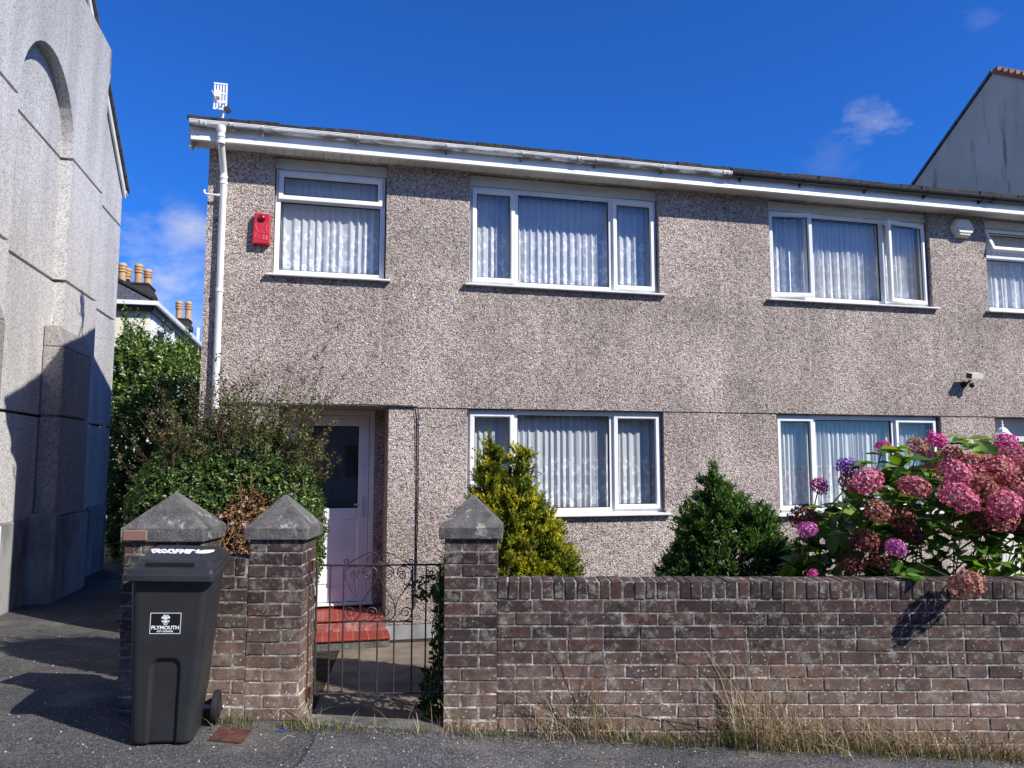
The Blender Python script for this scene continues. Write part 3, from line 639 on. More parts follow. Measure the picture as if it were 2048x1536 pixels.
interior(hl, [(-1.2, 1.3, 3.2, 4.95, YW+.18, YW+2.5), (1.35, 4.5, 3.2, 4.95, YW+.18, YW+2.6), (1.2, 4.5, -.0, 2.3, YW+.18, YW+2.6)])
# front door, recessed
yd = YW+.012+.6
dm = MB(); dm.box(-.5, .535, yd+.01, yd+.05, .085, 2.24); 
dm = MB(); w = .055
dm.box(-.5, -.5+w, yd, yd+.07, .085, 2.238); dm.box(.535-w, .535, yd, yd+.07, .085, 2.238); dm.box(-.5+w, .535-w, yd, yd+.07, 2.238-w, 2.238); dm.box(-.52, .55, yd-.06, yd+.07, .06, .085)
df = dm.build('door', M['upvc'], hl, bevel=.004, label='recessed white front door with tall dark glass over a plain panel')
x0, x1, z0, z1 = -.44, .475, .09, 2.178; yy = yd+.012
dl = MB(); s = .12; zm0, zm1 = 1.0, 1.13
dl.box(x0, x0+s, yy, yy+.045, z0, z1); dl.box(x1-s, x1, yy, yy+.045, z0, z1); dl.box(x0+s, x1-s, yy, yy+.045, z1-s, z1); dl.box(x0+s, x1-s, yy, yy+.045, zm0, zm1); dl.box(x0+s, x1-s, yy, yy+.045, z0, z0+.16)
dl.build('door_leaf', M['upvc'], df, bevel=.008)
dp = MB(); dp.box(x0+s, x1-s, yy+.014, yy+.03, z0+.16, zm0); dp.box(x0+s+.02, x1-s-.02, yy+.006, yy+.014, z0+.2, z0+.36); dp.build('door_panel', M['upvc'], df, bevel=.004)
g = MB(); g.box(x0+s, x1-s, yy+.018, yy+.028, zm1, z1-s); g.build('pane', M['glass'], df)
g = MB(); t = .01; g.box(x0+s, x0+s+t, yy+.004, yy+.016, zm1, z1-s); g.box(x1-s-t, x1-s, yy+.004, yy+.016, zm1, z1-s); g.box(x0+s+t, x1-s-t, yy+.004, yy+.016, zm1, zm1+t); g.box(x0+s+t, x1-s-t, yy+.004, yy+.016, z1-s-t, z1-s); g.build('gasket', M['gasket'], df)
g = MB(); g.box(x1-.07, x1-.035, yy-.008, yy, 1.02, 1.26); g.tube([(x1-.052, yy-.005, 1.17), (x1-.052, yy-.05, 1.17), (x1-.16, yy-.052, 1.17)], .009, 8); g.lathe((x1-.052, yy-.008, 1.07), [(.012, 0), (.012, -.01)], 10, (0, 1, 0)); g.build('door_handle', M['galv'], df)
g = MB(); g.quad((-.5, yd+.5, 0), (.6, yd+.5, 0), (.6, yd+.5, 2.3), (-.5, yd+.5, 2.3)); g.quad((-.5, yd+.07, 0), (-.5, yd+.5, 0), (-.5, yd+.5, 2.3), (-.5, yd+.07, 2.3)); g.quad((.6, yd+.07, 0), (.6, yd+.5, 0), (.6, yd+.5, 2.3), (.6, yd+.07, 2.3)); g.quad((-.5, yd+.07, 2.29), (.6, yd+.07, 2.29), (.6, yd+.5, 2.29), (-.5, yd+.5, 2.29)); g.build('hallway', M['room'], hl)
g = MB(); g.box(.5352, .645, yd, yd+.1, -.06, 2.24); g.box(-.52, .645, yd+.001, yd+.1, -.3, .06); g.build('door_surround', M['pebble'], hl)
g = MB(); g.box(-.49, .64, yd-.012, yd-.001, .03, .058); g.build('door_step_board', M['conc'], hl)
# steps
st = thing('doorstep', 'pair of red tiled steps up to the recessed white door', 'steps', (.0, 8.3, -.25), 'H')
g = MB(); g.box(-.7, .64, YW+.0, yd-.002, -.3, .012); g.box(-.6, .43, YW-.05, YW+.0, -.12, .012)
g.build('step_riser', M['riser'], st)
g = MB(); g.box(-.495, .64, YW+.02, yd-.002, .012, .032); g.box(-.6, .45, YW-.07, YW+.02, .012, .032); g.build('tread', M['tile'], st, bevel=.006)
g = MB(); g.box(-.85, .655, YW-.40, YW-.07, -.3, -.112); g.build('lower_step', M['conc'], st)
g = MB(); g.box(-.86, .665, YW-.42, YW-.051, -.112, -.088); g.build('tread', M['tile'], st, bevel=.008, seg=2)
# downpipe
dpp = MB(); gy = YW-.325; wy = YW-.055
dpp.tube([(-1.125, gy, 5.05), (-1.125, gy, 4.93), (-1.125, gy+.02, 4.90), (-1.122, wy-.02, 4.70), (-1.12, wy, 4.66), (-1.12, wy, -.1), (-1.12, wy-.01, -.13), (-1.12, wy-.08, -.18)], .034, 14)
for z in (4.97, 4.90, 4.63, 4.57, 3.42, 2.2, .9): dpp.lathe((-1.12 if z < 4.8 else -1.125, wy if z < 4.8 else gy, z-.018), [(.034, 0), (.041, .003), (.041, .033), (.034, .036)], 14, caps=False)
dpp.lathe((-1.125, gy, 5.0), [(.037, 0), (.05, .035), (.052, .07)], 14, caps=False)
dpo = dpp.build('downpipe', M['upvc'], hl, smooth=True)
md = dpo.modifiers.new('e', 'EDGE_SPLIT'); md.split_angle = R(40)
o = MB(); o.tube([(-1.155, wy-.01, 4.43), (-1.29, wy-.01, 4.435), (-1.305, wy-.01, 4.45), (-1.31, wy+.04, 4.49)], .011, 8); o.lathe((-1.15, wy-.01, 4.43), [(.015, 0), (.015, -.03)], 8, (1, 0, 0)); o.build('overflow_pipe', M['upvc'], hl)
c_ = MB()
c_.tube([(-1.1, YW-.012, 2.262), (-.2, YW-.014, 2.258), (.5, YW-.012, 2.262), (.905, YW-.012, 2.258), (.955, YW-.012, 2.24), (.965, YW-.004, 2.1), (.972, YW-.002, 1.3), (.962, YW-.002, .6), (.95, YW-.002, .1)], .0055, 6)
c_.tube([(.6, YW-.012, 2.25), (.925, YW-.010, 2.245), (.938, YW-.002, 2.1), (.955, YW-.0, 1.3), (.955, YW-.001, .3)], .004, 6)
c_.build('cable', M['black'], hl)
v = MB(); v.box(1.26, 1.45, YW+.008, YW+.02, -.23, -.10); v.build('air_brick', M['gasket'], hl)
v = MB()
for i in range(5):
    for j in range(3): pass
for i in range(6): v.box(1.26+i*.036, 1.272+i*.036, YW+.0, YW+.012, -.23, -.1)
for j in range(4): v.box(1.262, 1.45, YW-.002, YW+.010, -.23+j*.0415, -.222+j*.0415)
v.build('air_brick_grille', M['terra'], hl)

hr = thing('terraced_house', 'terraced house in pink grey pebbledash with black gutter and its upper casements standing open', 'house', (7, YW, -.2), 'H', 'pebbledashed terraced houses')
house_shell(hr, RX, 10.6, OPR_UP, OPR_LO, -.3, False)
soffit_fascia(hr, RX, 10.6, False)
gutter(hr, 4.63, 10.6, 5.10, M['black'], brackets=(4.78, 5.6, 6.52, 7.4, 8.25, 9.1), joints=(8.42,))
tiled_roof(hr, RX, 10.6, 4)
window(hr, 'wide three-light upper window with both side casements open', 5.328, 7.7, 3.675, 4.822, YW+.075,
       tri_layout(5.328, 7.7, 3.675, 4.822, 5.935, 7.02, dict(hinge=('v', 5.36), ang=R(-9)), dict(hinge=('v', 7.67), ang=R(8))), header=4.94)
window(hr, 'small two-light window with top light tilted open', 8.606, 9.79, 3.675, 4.822, YW+.075,
       dict(trans=[4.42], cells=[dict(r=(8.633, 9.763, 4.44, 4.795), hinge=('h', 4.795), ang=R(-24)), dict(r=(8.661, 9.735, 3.73, 4.39), fixed=True)]), header=4.94)
window(hr, 'wide three-light lower window behind the hydrangea', 5.35, 7.73, 1.028, 2.23, YW+.085, tri_layout(5.35, 7.73, 1.028, 2.23, 5.9, 7.075))
interior(hr, [(4.8, 8.2, 3.2, 4.95, YW+.18, YW+2.5), (8.3, 10.4, 3.2, 4.95, YW+.18, YW+2.6), (4.8, 8.2, -.2, 2.3, YW+.18, YW+2.6)])
dm = MB(); dm.box(8.58, 8.66, YW+.2, YW+.27, -.1, 2.23); dm.box(9.67, 9.75, YW+.2, YW+.27, -.1, 2.23); dm.box(8.66, 9.67, YW+.2, YW+.27, 2.06, 2.23); dm.box(8.66, 8.84, YW+.215, YW+.26, -.1, 2.06); dm.box(9.5, 9.67, YW+.215, YW+.26, -.1, 2.06); dm.box(8.84, 9.5, YW+.215, YW+.26, 1.92, 2.06); dm.box(8.84, 9.5, YW+.215, YW+.26, -.1, .9)
dd = dm.build('door', M['board'], hr, bevel=.004); g = MB(); g.box(8.84, 9.5, YW+.235, YW+.245, .9, 1.92); g.build('pane', M['glass'], dd)
g = MB(); g.box(8.84, 9.5, YW+.5, YW+.52, .5, 2.0); g.build('hallway', M['room'], hr)

# net curtains: things of their own
curtain('lace net curtain behind the small window above the front door', -.55, .52, 3.71, 4.78, YW+.2, 3.73, 4.12, 1)
curtain('lace net curtain behind the upper window beside the party line, above the golden conifer', 1.57, 3.79, 3.70, 4.76, YW+.2, 3.72, 4.2, 2)
curtain('lace net curtain in the lower window behind the golden conifer', 1.56, 3.80, 1.12, 2.19, YW+.21, 1.14, 1.6, 3)
curtain('white gathered net curtain behind the upper window with open casements', 5.38, 7.65, 3.72, 4.77, YW+.2, 3.74, 4.2, 4, .016, .075, 1.0, .2)
curtain('white net curtain behind the small window with the tilted top light', 8.66, 9.74, 3.72, 4.77, YW+.2, 3.74, 4.3, 5, .016, .08, 1.0, .2)
curtain('white patterned net curtain in the lower window behind the hydrangea', 5.40, 7.68, 1.06, 2.19, YW+.21, 1.1, 1.5, 6, .014, .07, 1.0, .2)

# fittings on the walls
al = thing('alarm_box', 'red rectangular burglar alarm box with faded markings beside the small upper window', 'alarm', (-.72, YW-.01, 4.1), 'H')
g = MB(); g.prism([(-.80, 4.27), (-.640, 4.265), (-.636, 3.935), (-.812, 3.94)], 'y', YW-.075, YW-.001); g.build('casing', M['red'], al, bevel=.008, seg=2)
g = MB(); g.lathe((-.72, YW-.07, 4.215), [(.038, 0), (.036, -.022), (.022, -.034), (.004, -.038)], 16, (0, 1, 0)); g.build('lens', M['lens'], al, smooth=True)
g = MB()
pts = [(-.785, 4.14), (-.77, 4.17), (-.755, 4.14), (-.74, 4.165), (-.73, 4.13), (-.70, 4.15), (-.665, 4.165), (-.675, 4.12), (-.66, 4.06), (-.70, 4.05), (-.72, 4.08), (-.76, 4.06), (-.775, 4.10), (-.785, 4.14)]
g.tube([(x, YW-.0765, z) for x, z in pts], .0028, 4); g.tube([(x, YW-.0765, z) for x, z in [(-.775, 4.06), (-.785, 4.0), (-.755, 4.03), (-.75, 4.0)]], .0025, 4)
for x, z in [(-.70, 4.02), (-.70, 3.995), (-.672, 4.02), (-.672, 3.99), (-.665, 4.005)]: g.box(x-.008, x+.008, YW-.0785, YW-.074, z-.006, z+.006)
g.build('marking', M['pinkmark'], al)
aw = thing('alarm_box', 'cream hexagonal alarm bell box under the eaves of the house with the black gutter', 'alarm', (8.2, YW-.01, 4.7), 'H')
hexo = [(8.03, 4.76), (8.10, 4.88), (8.29, 4.885), (8.375, 4.75), (8.29, 4.63), (8.10, 4.635)]; cx_, cz_ = 8.2, 4.755
g = MB(); inn = [((x-cx_)*.82+cx_, (z-cz_)*.82+cz_) for x, z in hexo]; n = 6
g.add([(x, YW-.001, z) for x, z in hexo]+[(x, YW-.045, z) for x, z in hexo]+[(x, YW-.085, z) for x, z in inn],
      [(i, (i+1) % 6, (i+1) % 6+6, i+6) for i in range(6)]+[(i+6, (i+1) % 6+6, (i+1) % 6+12, i+12) for i in range(6)]+[tuple(range(12, 18))])
g.build('casing', M['creamp'], aw, bevel=.004)
g = MB(); g.prism([(8.105, 4.68), (8.30, 4.68), (8.345, 4.75), (8.06, 4.75)], 'y', YW-.097, YW-.083); g.build('lens', M['board'], aw, bevel=.004)
fl = thing('security_light', 'small black floodlight with motion sensor on the dashed wall between the floors', 'light', (8.1, YW, 2.75), 'H')
g = MB(); g.tube([(8.1, YW, 2.66), (8.1, YW-.06, 2.66), (8.12, YW-.1, 2.70)], .014, 8); g.lathe((8.1, YW, 2.66), [(.04, 0), (.04, -.03), (.02, -.04)], 12, (0, 1, 0)); g.build('bracket', M['black'], fl)
hm = Matrix.Translation((8.15, YW-.14, 2.76)) @ Matrix.Rotation(R(14), 4, 'X')
g = MB(); g.box(-.085, .085, -.05, .05, -.035, .03); g.build('lamp_head', M['black'], fl, xf=hm, bevel=.006)
g = MB(); g.box(-.088, .088, -.056, -.051, -.03, .034); g.box(-.088, .088, -.056, .05, .031, .036); g.build('bezel', M['creamp'], fl, xf=hm)
g = MB(); g.lathe((8.14, YW-.1, 2.64), [(.006, -.035), (.03, -.02), (.034, .005), (.02, .03)], 12); g.build('sensor', M['black'], fl, smooth=True)
ln = thing('wall_lantern', 'white coach lantern beside the cut-off door, above the hydrangea', 'lantern', (8.42, YW, 1.9), 'H')
lx, ly = 8.52, YW-.16
g = MB(); g.lathe((lx, ly, 2.0), [(.12, -.008), (.118, 0), (.085, .03), (.06, .07), (.025, .095), (.012, .10)], 6); g.lathe((lx, ly, 2.1), [(.012, 0), (.018, .02), (.008, .04), (.014, .055), (.004, .085)], 10); g.build('canopy', M['upvc'], ln)
g = MB()
for k in range(6):
    a = 2*math.pi*k/6; g.tube([(lx+.098*math.cos(a), ly+.098*math.sin(a), 1.995), (lx+.06*math.cos(a), ly+.06*math.sin(a), 1.80)], .006, 5)
g.lathe((lx, ly, 1.76), [(.02, 0), (.05, .015), (.066, .045)], 6); g.build('cage', M['upvc'], ln)
g = MB(); g.lathe((lx, ly, 1.802), [(.056, 0), (.092, .19)], 6, caps=False); g.build('pane', M['glass'], ln)
g = MB(); g.tube([(lx, ly, 1.765), (lx, ly, 1.72), (lx-.01, ly+.08, 1.69), (lx-.02, YW-.01, 1.72)], .012, 8); g.lathe((lx-.02, YW-.001, 1.74), [(.045, 0), (.04, -.02)], 12, (0, 1, 0)); g.build('bracket', M['upvc'], ln)
# aerial on the far slope of the roof
ar = thing('tv_aerial', 'white television aerial on a short mast above the white gutter', 'aerial', (-1.48, 10.5, 5.9), 'H')
g = MB(); g.tube([(-1.46, 10.5, 5.4), (-1.455, 10.5, 6.22), (-1.425, 10.5, 6.48)], .014, 8); g.build('mast', M['galv'], ar)
g = MB()
for i in range(5): g.box(-1.572+i*.037, -1.562+i*.037+.012, 10.46, 10.468, 6.32, 6.675)
for z in (6.315, 6.42, 6.53, 6.665): g.box(-1.575, -1.405, 10.455, 10.464, z, z+.02)
g.build('reflector', M['upvc'], ar)
g = MB(); g.tube([(-1.43, 10.47, 6.42), (-1.5, 10.3, 6.34), (-1.56, 10.2, 6.45)], .008, 6); g.box(-1.56, -1.49, 10.40, 10.45, 6.47, 6.56); g.build('dipole_box', M['creamp'], ar)
g = MB(); bm_ = [Vector((-1.42, 10.46, 6.36)), Vector((-1.335, 10.2, 6.17))]; g.tube(bm_, .009, 6)
for k in range(12):
    q = bm_[0].lerp(bm_[1], k/11); g.tube([(q.x-.012-.016, q.y, q.z-.02), (q.x+.028, q.y, q.z+.02)], .005, 5)
g.build('boom', M['iron'], ar)

# ------------------------------------------------------------------ grey gable on the left of the lane
ch = thing('gabled_building', 'tall grey roughcast gable with blind arch, buttress and grooved courses beside the lane', 'building', (-4.2, 11, -.3), 'H')
XA, XP, XB = -3.80, -3.64, -3.53
GR = [(2.265, .04), (4.19, .045), (5.97, .045), (7.72, .045)]     # groove heights
def banded(mb, face, y0, y1, z0, z1):
    """face(y0,y1,za,zb) is called for each band between grooves"""
    zs = [z0]
    for g, h in GR:
        if z0 < g < z1: zs += [g-h/2, g+h/2]
    zs += [z1]
    for i in range(0, len(zs), 2): face(y0, y1, zs[i], zs[i+1])
g = MB(); th = .12
def slab(x, x_in):
    return lambda y0, y1, za, zb: g.box(x_in, x, y0, y1, za, zb)
# main wall plane, with gable outline cut in steps above
RY, RZ = 10.5, 10.62; EZ = 6.72; YE = 15.15; YN = 5.85
banded(g, slab(XA, XA-.3), YN, YE, .91, EZ)
g.prism([(YN, EZ), (YE, EZ), (RY, RZ)], 'x', XA-.3, XA)
# solid backing 3cm behind the grooves
g.box(XA-.35, XA-.16, YN+.01, YE-.01, -.6, EZ)
# raised piers and arcade plane; an arch opening between y 9.85 and 11.85, another nearer the street
def arcade(xf_, xb_):
    ay = [(9.84, 11.85)]; nearest = (6.4, 8.4)
    piers = [(8.4, 9.84), (11.85, 13.36)]
    for a, b in piers: banded(g, slab(xf_, xb_), a, b, .91, 6.02)
    g.box(xf_-.1, xf_, 13.36, 13.45, 8.05, 8.47); g.prism([(13.36, 7.78), (13.45, 8.05), (13.36, 8.05)], 'x', xb_, xf_)
    for (a, b) in (ay[0], nearest):
        cy = (a+b)/2; r = (b-a)/2; n = 20; zs = 6.02
        for k in range(n):
            t0, t1 = math.pi*k/n, math.pi*(k+1)/n
            ya, yb = cy-r*math.cos(t0), cy-r*math.cos(t1); za, zb = zs+r*1.05*math.sin(t0), zs+r*1.05*math.sin(t1)
            g.prism([(ya, za), (yb, zb), (yb, 8.47), (ya, 8.47)], 'x', xb_, xf_)
    for a, b in piers: g.box(xb_, xf_, a, b, 6.02, 8.47)
    g.box(xb_, xf_, 5.9, 6.4, .91, 8.47)
    g.box(xb_, xf_+.0, 13.36, 13.45, 8.05, 8.47)
arcade(XP, XA-.0)
# thicker lower part of the piers with a water-shedding slope on top
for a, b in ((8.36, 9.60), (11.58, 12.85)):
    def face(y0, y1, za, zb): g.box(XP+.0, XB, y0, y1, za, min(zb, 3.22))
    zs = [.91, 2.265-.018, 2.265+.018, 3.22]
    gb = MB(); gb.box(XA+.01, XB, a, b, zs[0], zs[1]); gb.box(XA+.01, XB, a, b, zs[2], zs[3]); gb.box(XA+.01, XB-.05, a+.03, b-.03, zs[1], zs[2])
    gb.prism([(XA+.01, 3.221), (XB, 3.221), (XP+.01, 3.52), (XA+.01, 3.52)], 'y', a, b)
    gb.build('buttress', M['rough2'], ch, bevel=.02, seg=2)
wall_o = g.build('wall', M['rough'], ch)
g = MB(); g.box(XA-.4, XA+.015, YN, YE-.02, -.7, .905)
for a, b in ((8.36, 9.60), (11.5, 13.0)): g.box(XA, XB+.03, a, b, -.7, .90)
g.box(XA, XB+.06, 11.44, 11.62, -.7, .96); g.build('plinth', M['plinth'], ch, bevel=.015)
g = MB(); g.box(-10, XA-.34, YN, YE-.05, -.6, EZ); g.prism([(YN, EZ), (YE-.05, EZ), (RY, RZ-.1)], 'x', -10, XA-.34); g.build('body', M['rough'], ch)
g = MB(); sl = (RZ-EZ)/(YE-RY)
for sgn, ye in ((1, YE), (-1, YN)):
    s2 = (RZ-EZ)/abs(ye-RY); y_o = ye+sgn*.12; zo = EZ-s2*.12
    g.add([(-10.2, RY, RZ+.02), (XA+.1, RY, RZ+.02), (XA+.1, y_o, zo+.02), (-10.2, y_o, zo+.02), (-10.2, RY, RZ+.09), (XA+.1, RY, RZ+.09), (XA+.1, y_o, zo+.09), (-10.2, y_o, zo+.09)],
          [(0,3,2,1),(4,5,6,7),(0,1,5,4),(1,2,6,5),(2,3,7,6),(3,0,4,7)])
g.build('roof', M['slate'], ch)
g = MB(); s2 = (RZ-EZ)/(YE-RY)
g.add([(XA+.02, RY, RZ+.015), (XA+.05, RY, RZ+.015), (XA+.05, YE+.06, EZ-.06), (XA+.02, YE+.06, EZ-.06), (XA+.02, RY, RZ-.13), (XA+.05, RY, RZ-.13), (XA+.05, YE+.06, EZ-.22), (XA+.02, YE+.06, EZ-.22)],
      [(0,3,2,1),(4,5,6,7),(0,1,5,4),(1,2,6,5),(2,3,7,6),(3,0,4,7)])
g.build('bargeboard', M['upvc'], ch)
g = MB(); g.tube([(XA+.06, YE+.12, EZ-.06), (-6, YE+.12, EZ-.06)], .06, 10); g.build('gutter', M['upvc'], ch)
wp = MB(); wp.box(-3.79, -3.65, 10.0, 10.19, -.35, .9); wp.add([(-3.790, 10.0, .9), (-3.65, 10.0, .9), (-3.65, 10.19, .9), (-3.79, 10.19, .9), (-3.76, 10.06, .935), (-3.73, 10.06, .935), (-3.73, 10.13, .935), (-3.76, 10.13, .935)], [(0, 1, 5, 4), (1, 2, 6, 5), (2, 3, 7, 6), (3, 0, 4, 7), (4, 5, 6, 7)])
wp.build('gate_post', M['white'], base=(-3.7, 10.1, -.3), frame='H', bevel=.012, seg=2, label='white rendered gate post at the foot of the tall grey gable', cat='post')

# ------------------------------------------------------------------ cream terrace at the end of the lane
cr = thing('cream_house', 'cream rendered house with slate hip roof and a white flank running away down the lane', 'house', (-6, 22, -.5), 'H')
g = MB(); g.box(-12, -4.28, 20, 20.3, -1, 5.45); g.build('front_wall', M['cream'], cr)
g = MB(); g.box(-4.6, -4.27, 20.31, 31, -1, 5.42); g.build('flank_wall', M['white'], cr)
g = MB()
ax, ay, az = -7.8, 23.6, 7.75
g.quad((-12, 19.8, 5.5), (-4.1, 19.8, 5.5), (ax, ay, az), (-12, ay, az)); g.quad((-4.1, 19.8, 5.5), (-4.1, 31, 5.5), (ax, 29, az), (ax, ay, az))
g.build('roof', M['slate'], cr)
g = MB(); g.tube([(ax, ay, az+.02), (-4.1, 19.8, 5.54)], .06, 6); g.build('hip_tiles', M['roof'], cr)
g = MB(); g.box(-12, -4.05, 19.74, 19.84, 5.40, 5.5); g.box(-4.12, -4.04, 19.84, 31, 5.40, 5.5); g.build('gutter', M['upvc'], cr)
g = MB(); g.box(-12, -4.2, 19.86, 20.0, 5.28, 5.40); g.box(-4.27, -4.16, 19.9, 31, 5.28, 5.40); g.build('fascia', M['iron'], cr)
g = MB(); g.box(-4.265, -4.22, 25.9, 26.05, 0, 5.3); g.box(-4.265, -4.2, 22.7, 22.8, 3.6, 5.3); g.build('drainpipe', M['upvc'], cr)
w = MB(); w.box(-4.275, -4.262, 20.95, 21.7, 4.25, 5.0); w.build('window', M['gasket'], cr)
def stack(root, x0, x1, y0, y1, z0, z1, pots, mat):
    g = MB(); g.box(x0, x1, y0, y1, z0, z1); g.box(x0-.05, x1+.05, y0-.05, y1+.05, z1-.3, z1-.12); g.box(x0-.02, x1+.02, y0-.02, y1+.02, z1, z1+.06)
    cs = g.build('chimney', mat, root, bevel=.01)
    for px_, py_, h, mt in pots:
        q = MB(); q.lathe((px_, py_, z1+.04), [(r_*.78, z_*.9) for r_, z_ in [(.15, 0), (.125, .06), (.12, h*.55), (.155, h*.58), (.155, h*.63), (.125, h*.66), (.155, h*.72), (.155, h*.77), (.125, h*.8), (.155, h*.86), (.15, h*.93), (.11, h)]], 14)
        q.build('chimney_pot', mt, cs)
stack(cr, -6.3, -4.98, 23.0, 23.9, 5.5, 6.58, [(-6.1, 23.25, .66, M['buff']), (-5.72, 23.25, .66, M['buff']), (-5.3, 23.25, .66, M['buff']), (-5.15, 23.7, .62, M['buff']), (-5.7, 23.7, .62, M['buff'])], M['soot'])
stack(cr, -5.05, -4.6, 27.2, 27.9, 5.2, 6.35, [(-4.95, 27.45, .7, M['buff']), (-4.66, 27.45, .7, M['buff'])], M['soot'])
stack(cr, -5.9, -5.55, 26.2, 26.9, 5.2, 6.5, [(-5.6, 26.5, .6, M['terra'])], M['soot'])
g = MB(); g.tube([(-4.2, 26.6, 4.9), (-4.2, 26.6, 6.0)], .06, 8); g.build('vent_pipe', M['upvc'], cr)
g = MB(); g.tube([(-12, 18.6, 4.0), (-6, 18.6, 3.93), (2, 18.8, 4.02)], .008, 5); g.build('overhead_wire', M['black'], base=(-5, 18.6, 3.9), frame='H', label='thin black overhead wire crossing the gap in front of the cream house', cat='wire')

# ------------------------------------------------------------------ taller neighbour on the right
nb = thing('gabled_house', 'tall grey rendered gable end with terracotta verge tiles rising behind the right roof', 'house', (13, 12, 0), 'H')
gx = 12.0; ap = (11.3, 8.9); fl_ = (17.0, 8.9-.67*5.7); fn = (6.5, 8.9-.70*4.8)
g = MB(); g.prism([(fn[0], -1), (fl_[0], -1), fl_, ap, fn], 'x', gx, gx+5); g.build('wall', M['greyr'], nb)
g = MB()
g.add([(gx-.03, ap[0], ap[1]+.02), (gx+5, ap[0], ap[1]+.02), (gx+5, fl_[0], fl_[1]+.02), (gx-.03, fl_[0], fl_[1]+.02), (gx-.03, ap[0], ap[1]+.08), (gx+5, ap[0], ap[1]+.08), (gx+5, fl_[0], fl_[1]+.08), (gx-.03, fl_[0], fl_[1]+.08)],
      [(0,3,2,1),(4,5,6,7),(0,1,5,4),(1,2,6,5),(2,3,7,6),(3,0,4,7)])
g.add([(gx+.05, ap[0], ap[1]+.02), (gx+5, ap[0], ap[1]+.02), (gx+5, fn[0], fn[1]+.02), (gx+.05, fn[0], fn[1]+.02), (gx+.05, ap[0], ap[1]+.05), (gx+5, ap[0], ap[1]+.05), (gx+5, fn[0], fn[1]+.05), (gx+.05, fn[0], fn[1]+.05)],
      [(0,3,2,1),(4,5,6,7),(0,1,5,4),(1,2,6,5),(2,3,7,6),(3,0,4,7)])
g.build('roof', M['slate'], nb)
g = MB(); dv = Vector((0, fn[0]-ap[0], fn[1]-ap[1])).normalized(); up_ = Vector((0, -dv.z, dv.y)); up_ = up_ if up_.z > 0 else -up_
for k in range(14):
    p0 = Vector((gx-.04, ap[0], ap[1]))+dv*(k*.155); o_ = []
    prof = [(0, 0), (.15, 0), (.15, .07), (.11, .09), (.085, .135), (.06, .135), (.045, .09), (0, .08)]
    q0 = [p0+dv*a_+up_*b_ for a_, b_ in prof]; g.add(q0+[q+Vector((.16, 0, 0)) for q in q0], [tuple(range(8)), tuple(range(15, 7, -1))]+[(i, i+8, (i+1) % 8+8, (i+1) % 8) for i in range(8)])
g.build('verge_tiles', M['terra'], nb)

# houses over the road (mirrored in the lower panes)
op = thing('terraced_house', 'row of rendered houses on the far side of the street seen only as a reflection', 'house', (0, -15, 0), 'F')
g = MB(); g.box(-22, 26, -19, -13.5, -1, 5.2); g.build('wall', M['greyr'], op)
g = MB(); g.prism([(-19.3, 5.2), (-13.2, 5.2), (-16.2, 7.2)], 'x', -22.3, 26.3); g.build('roof', M['slate'], op)
for x in range(-20, 26, 4):
    for z in (1.0, 3.5):
        g = MB(); g.box(x, x+1.6, -13.5, -13.46, z, z+1.3); g.build('window', M['gasket'], op)

